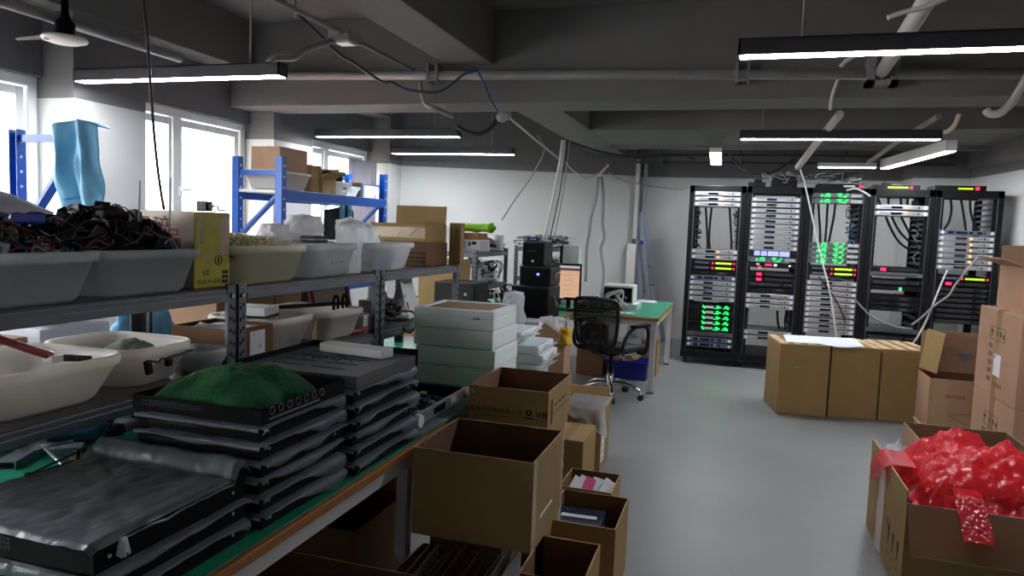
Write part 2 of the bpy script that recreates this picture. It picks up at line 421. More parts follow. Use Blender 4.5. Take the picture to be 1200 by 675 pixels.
cA = at(484, 82, Y=5.6); cB = Vector((cA.x, 2.6, cA.z))
B('conduit').tube([cB, cA], .016, 8).obj('pipe', t)
jx, jy = cA.x, at(398, 33, X=cA.x-.05).y
q = B('conduit'); q.box(jx-.09, jx+.07, jy-.09, jy+.09, cA.z-.05, cA.z+.03); q.obj('junction_box', t, bev=.008)
q = B('white_pvc'); q.box(jx-.05, jx+.05, jy-.05, jy+.05, cA.z-.058, cA.z-.05); q.obj('cover_plate', t)
for y in (jy-.6, jy+1.5):
    q = B('conduit'); q.tube([(jx, y, cA.z-.05), (jx, y, 3.2)], .008, 6); q.obj('hanger_rod', t)
wire('flexible_conduit', 'grey flexible conduit looping from the junction box to the lamp by the windows', 'conduit',
     [(jx-.06, jy, cA.z-.02), at(362, 56, Y=4.2), at(345, 67, Y=4.0), (-2.70, 3.8, 2.40), (-2.75, 3.8, 2.365)], .022, 'conduit', n=8)
wire('cable', 'dark blue cable sagging from the top edge towards the cross beam', 'cable',
     PX([(320,-8),(345,12),(372,38),(398,64),(412,72),(432,86),(450,97),(458,96),(476,105),(500,108),(515,107),(530,98),(545,86),(560,82)], Y=5.2), .011, 'dark_blue_cable')
wire('cable', 'short teal cable hanging below the pipe to the cable splice', 'cable', PX([(560,84),(568,100),(575,118),(584,131)], Y=5.6), .009, 'teal_cable')
wire('cable', 'long black cable hanging from the ceiling down to the cable bins', 'cable', PX([(166,-60),(168,0),(172,40),(176,95),(180,150),(185,200),(192,246)], Y=2.75), .007, 'black_rubber')
wire('flexible_conduit', 'grey conduit bending from the pipe to the underside of the cross beam', 'conduit', PX([(492,95),(494,108),(499,122),(512,128)], Y=5.66)+[at(530,136,Y=6.1)], .02, 'conduit', n=8)
wire('cable', 'thick black cable from the lamp end over the blue rack to the splice', 'cable', PX([(536,148),(545,154),(560,157),(574,151),(584,138)], Y=6.4), .02, 'black_rubber', n=8)
b = B('grey_plastic'); c = at(590, 136, Y=6.32); b.lathe([(.0,-.07),(.03,-.06),(.055,-.02),(.05,.03),(.03,.07),(0,.08)], c, 12, Matrix.Translation(c) @ Matrix.Rotation(1.2,4,'Y') @ Matrix.Translation(-c)); tag(b.obj('cable_splice'), 'grey taped cable splice under the cross beam', 'cable splice')
wire('conduit_pipe', 'white conduit running towards the back wall beside the rear ceiling beam', 'pipe', [at(596,137,Y=6.4), at(656,187,Y=7.9)],   .012, 'white_pvc', n=8)
wire('cable', 'thin dark cable hanging from the rear beam across the white wall', 'cable', PX([(674,172),(668,178),(630,158),(638,176),(622,208),(602,236),(588,258)], Y=7.4)[2:], .008, 'grey_cable')
for k, (x0, x1) in enumerate(((656,637),(659,640),(662,644),(665,649))):
    wire('cable', ['white thick cable of the slanting bundle above the computers, leftmost', 'second white cable of the slanting bundle above the computers', 'dark cable in the slanting bundle above the computers', 'rightmost grey cable of the slanting bundle above the computers'][k], 'cable',
         PX([(x0+3,164),(x0,190),((x0+x1)/2+1,235),(x1,281)], Y=6.85+.02*k), (.012,.009,.006,.006)[k], ('white_cable','white_cable','black_rubber','grey_cable')[k], group='slanting cable bundle')
wire('cable', 'grey cable sagging from the bundle to the wooden batten on the wall', 'cable', PX([(660,186),(672,200),(688,208),(703,202)], Y=8.3)[:3]+[at(703,202,Y=9.6)], .008, 'grey_cable')
b = B('cream'); p, q = at(697,210,Y=9.62), at(713,193,Y=9.7); b.bar(p, q, .05, .03); tag(b.obj('batten'), 'short tilted wooden batten fixed high on the back wall', 'batten')
wire('flexible_conduit', 'grey wavy conduit hanging on the wall, left of two', 'conduit', PX([(701,207),(699,230),(693,252),(690,275),(687,292),(686,330)], Y=9.5), .02, 'grey_cable', n=8)
wire('flexible_conduit', 'grey wavy conduit hanging on the wall, right of two', 'conduit', PX([(705,207),(707,230),(706,262),(708,278),(704,293),(707,318),(705,350)], Y=9.55), .02, 'grey_cable', n=8)
wire('cable', 'grey cable sagging from the batten towards the server racks', 'cable', PX([(712,202),(730,211),(755,217),(790,221),(808,220)], Y=9.3), .009, 'grey_cable')
wire('cable', 'black cable running along the rear beam to the rack lamps', 'cable', PX([(660,163),(700,177),(735,183),(770,183),(800,182),(815,186)], Y=8.0), .011, 'black_rubber')
wire('cable', 'black cable swag hanging above the second rack', 'cable', PX([(855,180),(868,196),(885,203),(905,202),(922,192),(932,186)], Y=8.6), .012, 'black_rubber')
for k, (px, w) in enumerate(((744,.05),(751,.035))):
    c = at(px-1, 300, Y=9.86); z1 = at(px, 187, Y=9.86).z
    b = B('white_pvc'); b.box(c.x-w/2, c.x+w/2, 9.8 if k == 0 else 9.95, 9.93 if k == 0 else 10.1, 1.35+.05*k, z1); tag(b.obj('trunking', bev=.004), ['wide white vertical trunking on the column corner', 'narrow white vertical trunking beside the ladder'][k], 'trunking')
t = thing('cable_tray', 'dark grey ladder cable tray hanging above the server racks', 'cable tray', (0,0,0))
yA = 8.9
for nm, yy in (('rail', 181), ('rail', 190)):
    p, q = at(745, yy, Y=yA+(yy-181)*.03), at(1120, yy+3, Y=yA+(yy-181)*.03); B('lamp_black').bar(p, q, .03, .03).obj(nm, t)
for px in (775, 868, 992):
    p, q = at(px, 181, Y=yA), at(px, 194, Y=yA+.3); B('lamp_black').bar(p, q, .025, .025).obj('rung', t)
    p2 = p.copy(); p2.z = 3.19; B('lamp_black').bar(p, p2, .02, .02).obj('hanger_rod', t)
# white duct in two runs, either side of the cross beam
c0, c1 = at(1031, 88, Y=5.74), at(1085, 2, Y=3.9)
t = thing('conduit_pipe', 'white pipe running overhead from the top right edge to the cross beam', 'pipe', (0,0,0))
B('white_pvc').tube([c1+(c1-c0)*.3, c0], .045, 14).obj('pipe', t)
q = B('conduit'); q.box(c0.x-.1, c0.x-.05, 5.6, 5.749, c0.z-.09, c0.z+.1); q.box(c0.x+.05, c0.x+.1, 5.6, 5.749, c0.z-.09, c0.z+.1); q.box(c0.x-.1, c0.x+.1, 5.6, 5.749, c0.z-.09, c0.z-.06); q.obj('bracket', t)
wire('conduit_pipe', 'white pipe beyond the cross beam slanting down to the racks', 'pipe', [at(984,134,Y=6.26), at(958,166,Y=7.2), at(935,196,Y=8.2)], .032, 'white_pvc', n=12)
wire('conduit_pipe', 'grey thin pipe behind the right lamp towards the white strip lamp', 'pipe', [at(1100,136,Y=6.28), at(1052,166,Y=7.3), at(1018,190,Y=8.3)], .022, 'conduit', n=8)
wire('conduit_pipe', 'white hooked conduit bend at the right edge of the cross beam', 'pipe', PX([(1205,88),(1196,104),(1186,120),(1172,132),(1160,133),(1155,128)], Y=5.4), .026, 'white_pvc', n=10)
wire('cable', 'white cable drooping at the top right edge beside the white pipe', 'cable', PX([(1112,-4),(1085,8),(1060,14),(1040,21)], Y=3.6), .012, 'white_cable')
wire('cable', 'white cable curving below the top right lamp', 'cable', PX([(1020,57),(1005,64),(992,71),(985,78)], Y=5.0), .012, 'white_cable')
wire('cable', 'white cable hanging down the cross beam near the right lamp', 'cable', PX([(982,93),(977,107),(974,118),(973,129)], Y=5.7), .012, 'white_cable')
wire('cable', 'beige cable bending at the end of the lamp before the racks', 'cable', PX([(1124,134),(1119,146),(1112,153),(1106,155)], Y=6.3), .016, 'cream')
# wall/ceiling fan at top left
fz = 2.35; fc = at(76, 46, Z=fz)
t = thing('ceiling_fan', 'small ceiling fan with a white round cover at top left', 'fan', fc)
b = B('lamp_white'); b.lathe([(0,-.022),(.075,-.02),(.105,-.009),(.112,0),(.105,.009),(0,.014)], n=28); b.obj('cover', t)
b = B('chassis_black'); b.lathe([(.03,.01),(.045,.03),(.05,.09),(.03,.11),(.018,.14),(.018,.42)], (-.02,.02,0), 16); b.obj('motor', t)
b = B('lamp_black'); b.prism([(-.02,-.04,0),(-.23,-.10,-.03),(-.245,-.07,-.035),(-.02,.05,0)], (0,0,.02), (0,0,.03)); b.obj('blade', t)
b = B('lamp_white'); b.cyl((-.03,-.085,-.025), (-.03,-.085,0), .014); b.obj('knob', t)
wire('conduit_pipe', 'dark grey pipe running above the ceiling fan along the window side', 'pipe', [Vector((fc.x-.1, 1.9, 2.47)), Vector((fc.x-.1, 4.0, 2.47))], .03, 'conduit', n=10)
# ================================================================== daylight
w = bpy.data.worlds.new('overcast_sky'); SC.world = w; w.use_nodes = True
w.node_tree.nodes['Background'].inputs[0].default_value = (.97, .985, .97, 1); w.node_tree.nodes['Background'].inputs[1].default_value = 2.6
for i, (y0, y1) in enumerate(((2.2,3.85), (4.47,6.05), (6.72,8.48), (-.2,1.6), (-2.6,-.8))):
    ld = bpy.data.lights.new('window_portal', 'AREA'); ld.shape = 'RECTANGLE'; ld.size = y1-y0; ld.size_y = 1.44
    ld.cycles.is_portal = True
    o = bpy.data.objects.new('window_portal', ld); COL.objects.link(o); o.location = (-4.79, (y0+y1)/2, 1.62)
    o.rotation_euler = (PI/2, 0, -PI/2)
# ================================================================== server racks
RY = 8.31; RP = .606; RX0 = -.53; RH = 1.985; RD = .72
ORD = ['leftmost', 'second', 'middle', 'fourth', 'rightmost']
RN = ['far left rack', 'second rack from the left', 'middle rack', 'fourth rack from the left', 'far right rack']
RL = ['tall black server rack at far left beside the white wall', 'second black server rack from the left with blue lit panels',
      'middle black server rack behind the white sheet on the cartons', 'fourth black server rack from the left, mostly empty in its upper half', 'tall black server rack at far right against the right wall']
def rack(i):
    x = RX0+RP*i; t = thing('server_rack', RL[i], 'server rack', (x, RY, 0), 0, None)
    w = .60; z0, z1 = .1, RH
    for px in (0, w-.055):
        for py in (0, RD-.05):
            b = B('rack_black'); b.box(px, px+.055, py, py+.05, z0, z1)
            b.m('rack_rail')
            if py == 0: b.box(px+(.048 if px == 0 else -.0), px+(.058 if px == 0 else .007), -.004, .02, z0+.06, z1-.08)
            b.obj('post', t, bev=.004)
    b = B('rack_black'); b.box(0, w, 0, .06, z1-.075, z1); b.box(0, w, RD-.05, RD, z1-.06, z1); b.box(0, .05, 0, RD, z1-.05, z1); b.box(w-.05, w, 0, RD, z1-.05, z1); b.obj('top_frame', t, bev=.004)
    b = B('rack_black'); b.box(-.004, w+.004, -.03, RD, .075, .16); b.obj('base', t, bev=.006)
    for py in (.02, RD-.07):
        for px in (.045, w-.045):
            b = B('black_rubber'); b.cyl((px-.014, py+.02, .034), (px+.014, py+.02, .034), .033, 14); b.m('rack_rail'); b.box(px-.02, px+.02, py, py+.04, .05, .078); b.obj('caster', t)
    for sx in (.058, w-.082):                # slotted mounting rails carrying the angle stubs
        b = B('rack_black'); b.box(sx, sx+.024, .03, .05, .16, z1-.08); b.box(sx, sx+.024, RD-.09, RD-.06, .16, z1-.08); b.obj('mounting_rail', t)
    for z in STUBS[i]:
        for a, c, e in ((.06, .10, .06), (w-.10, w-.06, w-.066)):
            b = B('rack_rail'); b.prism([(a, 0, z), (c, 0, z), (c, 0, z+.004), (a+.006, 0, z+.004), (a+.006, 0, z+.024), (a, 0, z+.024)] if e == a else
                                       [(c, 0, z), (c, 0, z+.024), (c-.006, 0, z+.024), (c-.006, 0, z+.004), (a, 0, z+.004), (a, 0, z)], (0,.05,0), (0,RD-.08,0))
            b.obj('support_angle', t)
    return t
def ang(i, y0, y1, n): # stub heights between two pixel rows at rack i
    px = XPX[i]; a, c = at(px, y0, Y=RY).z, at(px, y1, Y=RY).z
    return [a+(c-a)*k/(n-1) for k in range(n)]
XPX = [840, 905, 975, 1048, 1132]
STUBS = [ang(0,246,288,8), ang(1,368,386,4), ang(2,244,282,7), ang(3,256,310,9)+ang(3,364,384,3), ang(4,232,266,6)]
for i in range(5): rack(i)
# units: a thing each, of a few kinds; the first of a kind is built, the rest are copies
DW, DH = .486, .045
def unit_silver(blue=False):
    t = thing('server_unit', 'x', 'server', (0,0,0))
    b = B('chassis_grey'); b.box(-.22, .22, .012, .52, .003, DH-.003); b.obj('chassis', t)
    b = B('silver_blue' if blue else 'silver'); b.box(-DW/2, DW/2, -.004, .012, 0, DH); fp = b.obj('faceplate', t, bev=.003)
    for sx in (-1, 1):
        k = B('white_gloss'); k.cyl((sx*.218, -.018, DH/2), (sx*.218, -.003, DH/2), .015, 12); k.obj('handle', fp)
    d = B('display'); d.box(-.095, .005, -.007, -.003, .011, .035)
    if blue: d.box(.02, .05, -.007, -.003, .011, .035); d.box(.09, .13, -.007, -.003, .011, .035); d.box(-.17, -.12, -.007, -.003, .011, .035)
    d.obj('display', fp)
    p = B('hole'); p.box(.15, .165, -.007, -.003, .014, .03); p.obj('port', fp)
    p = B('hole'); p.box(.10, .14, -.0055, -.003, .018, .022); p.obj('slot', fp)
    return t
def unit_lit():
    t = unit_silver()
    l = B('led_orange'); l.box(.035, .052, -.009, -.003, .014, .03); l.obj('indicator', t); return t
def unit_black(kind):
    t = thing('server_unit', 'x', 'server', (0,0,0))
    b = B('device_black'); b.box(-.22, .22, .012, .5, .003, DH-.003); b.box(-DW/2, DW/2, -.004, .012, 0, DH); b.obj('chassis', t, bev=.002)
    if kind == 'bars':
        l = B('led_lime'); l.box(.02, .19, -.008, -.003, .012, .03); l.obj('level_meter', t)
        l = B('led_red')
        for x in (-.01, .215): l.box(x-.007, x+.007, -.009, -.003, .012, .03)
        l.obj('indicator', t); g = B('silver_blue'); g.box(-.2, -.05, -.006, -.003, .014, .03); g.obj('panel', t)
    elif kind == 'red':
        l = B('led_red'); l.box(-.15, -.1, -.009, -.003, .008, .034); l.obj('indicator', t)
        g = B('device_dark'); g.box(-.06, .2, -.006, -.003, .012, .034); g.obj('panel', t)
    elif kind == 'badge':
        g = B('rack_rail'); g.box(.03, .15, -.006, -.003, .012, .016); g.box(.03, .15, -.006, -.003, .03, .034); g.box(.06, .12, -.007, -.003, .016, .03); g.box(-.12, -.06, -.006, -.003, .024, .03); g.obj('badge', t)
    elif kind == 'green':
        l = B('led_green'); l.box(.035, .06, -.01, -.003, .008, .034); l.obj('indicator', t)
        l = B('led_red'); l.box(.04, .055, -.01, -.003, -.004, .004); l.obj('warning_light', t)
    elif kind == 'dark':
        g = B('device_dark'); g.box(-.215, .1, -.007, -.003, .008, .036); g.box(.13, .2, -.007, -.003, .012, .032); g.obj('panel', t)
        g = B('rack_rail'); g.box(.185, .215, -.009, -.003, .014, .03); g.obj('latch', t)
    elif kind == 'redblue':
        l = B('led_red'); l.box(-.07, .0, -.009, -.003, .024, .04); l.box(-.14, -.11, -.009, -.003, -.004, .014); l.obj('indicator', t)
        l = B('led_white'); l.box(.02, .05, -.009, -.003, .02, .04); l.box(-.16, -.13, -.007, -.003, .03, .038); l.box(.17, .19, -.009, -.003, .022, .036); l.obj('display', t)
    return t
def unit_green():
    t = thing('network_switch', 'x', 'network switch', (0,0,0))
    b = B('device_black'); b.box(-.22, .22, .012, .4, .003, DH-.003); b.box(-DW/2, DW/2, -.004, .012, 0, DH); b.obj('chassis', t, bev=.002)
    g = B('light_grey'); g.box(-.06, .03, -.008, -.003, .008, .034); g.obj('panel', t)
    l = B('led_green'); r = random.Random(3)
    for x0, x1, n in ((-.085,-.055,5), (.02,.1,10), (.13,.19,7)):
        for k in range(n):
            x = r.uniform(x0, x1); z = r.uniform(.006, .036); l.box(x-.006, x+.006, -.011, -.003, z-.005, z+.005)
    l.obj('link_lights', t); return t
def unit_patch():
    t = thing('network_switch', 'x', 'network switch', (0,0,0))
    b = B('chassis_grey'); b.box(-.22, .22, .012, .3, .003, DH-.003); b.box(-DW/2, DW/2, -.004, .012, 0, DH); b.obj('chassis', t, bev=.002)
    l = B('led_green'); r = random.Random(5)
    for x0, x1, n in ((-.16,-.08,9), (.0,.09,8)):
        for k in range(n):
            x = r.uniform(x0, x1); z = r.uniform(.006, .038); l.box(x-.008, x+.008, -.011, -.003, z-.005, z+.005)
    l.obj('link_lights', t)
    g = B('light_grey')
    for k in range(6): g.box(.13+k*.017, .141+k*.017, -.008, -.003, .008, .036)
    g.obj('ports', t); return t
def unit_blue():
    t = thing('server_unit', 'x', 'server', (0,0,0))
    b = B('device_black'); b.box(-.22, .22, .012, .4, .003, .06); b.box(-DW/2, DW/2, -.004, .012, 0, .066); b.obj('chassis', t, bev=.002)
    for k, (a, c) in enumerate(((-.19,-.13), (-.12,-.06), (-.05,.06), (.07,.17))):
        l = B('panel_blue'); l.box(a, c, -.008, -.003, .008, .06); l.obj('lit_panel', t)
    return t
def unit_grey():
    t = thing('server_unit', 'x', 'server', (0,0,0))
    b = B('chassis_grey'); b.box(-.22, .22, .012, .4, .003, DH-.003); b.box(-DW/2, DW/2, -.004, .012, 0, DH); b.obj('chassis', t, bev=.004)
    g = B('device_dark'); g.box(-.18, .18, -.007, -.003, .012, .02); g.obj('vent', t); return t
KIND = {'S': (unit_silver, 'plain silver server'), 'L': (unit_lit, 'silver server with orange light'), 'B': (lambda: unit_silver(True), 'bluish server with dark windows'),
        'M': (lambda: unit_black('bars'), 'black unit with lime level bars'), 'R': (lambda: unit_black('red'), 'black unit with red light'), 'K': (lambda: unit_black('badge'), 'black unit with pale badge'),
        'G': (lambda: unit_black('green'), 'black unit with green light'), 'D': (lambda: unit_black('dark'), 'dark grey flat unit'), 'N': (unit_green, 'switch covered in green lights'),
        'P': (unit_patch, 'grey switch with green lights'), 'U': (unit_blue, 'unit with blue lit panels'), 'Y': (unit_grey, 'plain dark grey unit'), 'Q': (lambda: unit_black('redblue'), 'black unit with red and blue lights')}
ROWS = [
 [('L',227),('L',233.2),('L',239.5),('L',295),('L',301.5),('M',308.3),('M',314.2),('K',320.4),('B',326),('S',332),('S',338),('S',344.2),('S',350.5),('N',360),('N',366.3),('N',372.5),('N',378.7),('N',385),('Y',392.3),('B',398.8),('B',405)],
 [('S',233.8),('S',240.4),('S',247),('S',253.3),('S',259.7),('S',265.8),('S',272),('S',278.3),('S',284.8),('S',290.7),('U',298.5),('P',304.2),('Q',311.5),('R',321.8),('R',327.8),('D',333.6),('K',340),('S',347.2),('S',353.4),('S',359.7),('S',390.7),('S',397)],
 [('P',229),('P',235.7),('P',287),('P',293.5),('P',299.8),('P',306.2),('M',315),('M',320.6),('S',332),('S',338.4),('S',344.8),('S',351.1),('S',357.4),('S',363.5),('S',369.7),('S',376.4),('S',382.8),('S',389)],
 [('L',243),('L',250.2),('R',316),('Y',322),('G',338),('D',331),('K',350),('K',356.3),('K',362.4),('Y',387.5),('D',396)],
 [('B',273),('L',279.7),('L',286.6),('L',293.5),('L',300.3),('L',307.1),('L',313.9),('M',326.8),('R',333.2),('D',340),('D',346.2),('D',352.5),('D',358.8),('D',365),('D',371.4),('D',377.6)]]
NTH = ['topmost', 'second', 'third', 'fourth', 'fifth', 'sixth', 'seventh', 'eighth', 'ninth', 'tenth', 'eleventh', 'twelfth', 'thirteenth', 'fourteenth', 'fifteenth', 'sixteenth']
protos = {}
for i, rows in enumerate(ROWS):
    tot = {}; cnt = {}
    for k, _ in rows: tot[k] = tot.get(k, 0)+1
    for k, y in rows:
        fn, desc = KIND[k]; n = cnt.get(k, 0); cnt[k] = n+1
        where = 'in the '+RN[i]
        lab = '%s %s' % (desc, where) if tot[k] == 1 else '%s %s from the top %s' % (NTH[n], desc, where) if n else 'topmost %s %s' % (desc, where)
        p = at(XPX[i], y, Y=RY); loc = (RX0+RP*i+.30, RY-.004, p.z-DH/2)
        if k not in protos:
            o = protos[k] = fn(); o.location = loc; o['label'] = lab; o['group'] = 'rack units'
        else: o = dup(protos[k], loc, label=lab, group='rack units')
# gear standing on top of the racks
t = thing('level_meter', 'black meter on top of the far right rack with lime bar and red light', 'meter', (2.12, RY+.05, RH))
b = B('device_black'); b.box(-.24, .22, -.02, .3, 0, .05); b.obj('body', t, bev=.003)
b = B('led_lime'); b.box(-.03, .1, -.026, -.019, .012, .026); b.obj('level_bar', t); b = B('led_red'); b.box(.125, .155, -.03, -.019, .008, .036); b.obj('indicator', t)
t = thing('level_meter', 'black meter on top of the fourth rack with lime bar and small red light', 'meter', (1.55, RY+.05, RH))
b = B('device_black'); b.box(-.24, .2, -.02, .3, 0, .045); b.box(-.15, -.06, .0, .06, .045, .07); b.obj('body', t, bev=.003)
b = B('led_lime'); b.box(-.10, .09, -.026, -.019, .012, .026); b.obj('level_bar', t); b = B('led_red'); b.box(.11, .13, -.03, -.019, .008, .03); b.obj('indicator', t)
t = thing('switch_box', 'black box on top of the second rack under tangled cables', 'box', (.42, RY+.1, RH)); b = B('device_black'); b.box(-.1, .16, -.05, .3, 0, .12); b.obj('body', t, bev=.004)
t = thing('adapter', 'black adapter block lying on the second rack near its left end', 'adapter', (.17, RY+.1, RH)); b = B('device_black'); b.box(-.09, .09, -.04, .1, 0, .05); b.box(-.03, .05, -.03, .06, .05, .085); b.obj('body', t, bev=.006)
t = thing('network_switch', 'black switch with cables on top of the middle rack', 'network switch', (.98, RY+.05, RH)); b = B('device_black'); b.box(-.2, .24, -.03, .25, 0, .045); b.m('light_grey'); b.box(.05, .16, -.035, -.03, .012, .03); b.obj('body', t, bev=.003); b = B('led_red'); b.box(.2, .235, -.036, -.029, .01, .034); b.obj('indicator', t)
r = random.Random(11)
b = B('grey_cable')
for k in range(16):
    x = r.uniform(.35, 1.15); pts = [(x+r.uniform(-.12,.12), RY+r.uniform(-.03,.2), RH+.05+r.uniform(0,.12)) for _ in range(6)]; b.m(r.choice(['grey_cable','black_rubber','grey_cable'])).cable(pts, .005, 5, 4)
tag(b.obj('cable_tangle'), 'tangle of grey and black network cables heaped on the racks', 'cables', None, 'stuff')
# cables hanging inside the open slots
def rc(i, pts, r_=.012, dy=.30): return [at(x, y, Y=RY+dy) for x, y in pts]
CB = [(0, [(827,243),(828,262),(829,280),(829,292)]), (0, [(834,243),(832,262),(831,280),(832,292)]), (0, [(855,243),(856,262),(857,280),(857,292)]),
      (1, [(911,364),(911,372),(912,380),(914,388)]), (1, [(922,364),(920,375),(921,388)]),
      (2, [(959,238),(960,255),(961,270),(961,284)]), (2, [(970,238),(969,255),(968,270),(967,284)]), (2, [(979,238),(977,255),(974,270),(971,284)]),
      (3, [(1028,226),(1029,233),(1032,240)]), (3, [(1041,226),(1041,240)]), (3, [(1038,254),(1046,272),(1055,285),(1068,294)]), (3, [(1045,254),(1052,268),(1062,280),(1070,285)]), (3, [(1056,254),(1062,266),(1068,278)]), (3, [(1064,226),(1063,240)]), (3, [(1055,226),(1056,240)]),
      (4, [(1113,227),(1115,245),(1112,260),(1106,269)]), (4, [(1125,227),(1129,250),(1132,270)]), (4, [(1137,227),(1137,245),(1140,258),(1145,270)])]
tot = {}; cnt = {}
for i, _ in CB: tot[i] = tot.get(i, 0)+1
NL = ['leftmost', 'second', 'third', 'fourth', 'fifth', 'sixth', 'seventh']
for i, p in CB:
    n = cnt.get(i, 0); cnt[i] = n+1
    wire('cable', '%s black cable from the left hanging in the open %s' % (NL[n], RN[i]) if n else 'leftmost black cable hanging in the open %s' % RN[i], 'cable', rc(i, p), .012, 'black_rubber', 'cables hanging inside the racks')
# side bundles of wiring seen in the racks
def bundle(i, px, y0, y1, mats, label, wd=6, n=14):
    r = random.Random(px); b = B()
    for k in range(n):
        y = y0+(y1-y0)*k/n; b.m(r.choice(mats))
        b.cable([at(px+r.uniform(-wd,wd), y+r.uniform(-2,6), Y=RY+.06+r.uniform(0,.15)) for _ in range(4)], .006, 5, 3)
    tag(b.obj('cable_bundle'), label, 'cables', None, 'stuff')
bundle(0, 816, 246, 290, ['black_rubber'], 'black looped wiring down the left side of the far left rack')
bundle(0, 863, 246, 290, ['black_rubber','grey_cable'], 'dark wiring down the right side of the far left rack', 4)
bundle(2, 997, 240, 330, ['grey_cable','light_grey','teal_cable','black_rubber'], 'grey and teal patch cords bundled at the right of the middle rack', 6, 40)
bundle(2, 990, 322, 328, ['light_grey','grey_cable','black_rubber'], 'pale patch cords between the units of the middle rack', 22, 18)
bundle(3, 1075, 256, 310, ['grey_cable','black_rubber'], 'wiring down the right side of the fourth rack', 5)
bundle(1, 925, 364, 388, ['grey_cable','black_rubber'], 'wiring loops at the lower right of the second rack', 5, 18)
bundle(0, 845, 354, 358, ['black_rubber'], 'black cords above the green lit switches in the far left rack', 18, 10)
# loose cables in front of the racks
wire('cable', 'long white cable hanging across the front of the middle rack', 'cable', [at(937,196,Y=8.5), at(943,215,Y=RY-.05), at(952,255,Y=RY-.05), at(962,300,Y=RY-.05), at(972,340,Y=RY-.05), at(979,385,Y=RY-.05), at(981,402,Y=RY-.05)], .009, 'white_cable')
wire('cable', 'white straight cable slanting down from the far right rack to the cartons', 'cable', PX([(1110,316),(1100,340),(1088,370),(1078,390),(1069,404)], Y=RY-.06), .010, 'white_cable')
wire('cable', 'grey cable drooping between the fourth and far right racks', 'cable', PX([(1148,300),(1136,313),(1120,333),(1112,346),(1095,358),(1080,372),(1068,381)], Y=RY-.08), .011, 'grey_cable')
wire('cable', 'grey cable sagging from the middle rack to the fourth rack', 'cable', PX([(1001,350),(1010,360),(1022,371),(1036,378),(1055,384),(1068,385)], Y=RY-.06), .010, 'grey_cable')
wire('cable', 'white cable looping over the top of the fourth rack', 'cable', PX([(992,223),(1003,221),(1012,225),(1020,230)], Y=RY-.04), .010, 'white_cable')
wire('cable', 'black thin cable slanting from the middle rack units', 'cable', PX([(960,325),(975,345),(985,362),(990,376)], Y=RY-.045), .008, 'black_rubber')
# ================================================================== workbench
BZ = .75
t = thing('workbench', 'long green-topped workbench with wooden edge under the steel shelves', 'workbench', (0,0,0))
b = B('wood_edge'); b.box(-2.32, -.935, .25, 3.92, BZ-.028, BZ-.002); b.obj('tabletop', t, bev=.004)
b = B('green_mat'); b.box(-2.31, -.95, .26, 3.91, BZ-.004, BZ); b.obj('mat', t)
b = B('white_leg'); b.box(-2.25, -.955, .30, .34, BZ-.078, BZ-.028); b.box(-2.25, -.955, 3.82, 3.86, BZ-.078, BZ-.028); b.box(-.995, -.955, .34, 3.82, BZ-.078, BZ-.028); b.box(-2.25, -2.21, .34, 3.82, BZ-.078, BZ-.028); b.obj('apron', t)
for y in (.30, 2.06, 3.82):
    for x in (-.995, -2.25):
        b = B('white_leg'); b.box(x, x+.04, y, y+.04, .012, BZ-.078); b.m('black_rubber'); b.box(x-.003, x+.043, y-.003, y+.043, 0, .014); b.obj('leg', t, bev=.004)
# ================================================================== steel shelves standing on the bench
def shelf_unit(label, x0, x1, y0, y1, decks, zb, zt, group=None):
    t = thing('steel_shelf', label, 'shelf', (x0, y0, zb), 0, group); W, L = x1-x0, y1-y0
    for px, sx in ((0, 1), (W, -1)):
        for py, sy in ((0, 1), (L, -1)):
            b = B('steel_paint')
            a, c = sorted((px, px+sx*.003)), sorted((py, py+sy*.04)); b.box(a[0], a[1], c[0], c[1], 0, zt-zb)
            a, c = sorted((px, px+sx*.04)), sorted((py, py+sy*.003)); b.box(a[0], a[1], c[0], c[1], 0, zt-zb)
            b.m('hole')
            fx = px+(.0006 if sx < 0 else -.0006)
            z = .03
            while z < zt-zb-.02:     # slot pairs on the outer faces
                for q in (.012, .026):
                    yy = py+sy*q; zz = z+(.008 if q > .02 else 0)
                    a = sorted((fx, px)); b.box(a[0]-.0004, a[1]+.0004, yy-.0035, yy+.0035, zz-.006, zz+.006)
                    fy = py+(-.0006 if sy > 0 else .0006); xx = px+sx*q; a = sorted((fy, py)); b.box(xx-.0035, xx+.0035, a[0]-.0004, a[1]+.0004, zz-.006, zz+.006)
                z += .038
            b.obj('post', t)
    for d in decks:
        b = B('steel_paint'); z = d-zb
        for xx in (.004, W-.034): b.box(xx, xx+.03, .004, L-.004, z-.035, z)
        for yy in (.004, L-.034): b.box(.034, W-.034, yy, yy+.03, z-.035, z)
        b.box(.002, W-.002, .0045, L-.0045, z-.004, z+.002)
        b.box(W-.004, W+.003, .042, L-.042, z-.034, z-.012)
        b.obj('shelf_beam', t, bev=.002)
        b = B('deck_steel'); b.box(.01, W-.01, .042, L-.042, z+.002, z+.006); b.obj('deck', t)
        for py in (.02, L-.02):
            b = B('bolt'); b.cyl((W-.001, py, z-.018), (W+.006, py, z-.018), .007, 8); b.obj('bolt', t)
    return t
D1, D2, DT = .954, 1.218, 1.236
shelf_unit('grey steel shelf at the left edge holding two bins of cable tangles', -1.88, -1.5, .97, 1.925, (D1, D2), BZ, DT)
shelf_unit('grey steel shelf in the middle of the bench row holding marked bins', -1.88, -1.5, 1.935, 2.895, (D1, D2), BZ, DT)
shelf_unit('grey steel shelf at the far end of the bench with brown cartons on top', -1.88, -1.5, 2.905, 3.86, (D1, D2), BZ, DT)
SZ = D2+.007; LZ = D1+.007
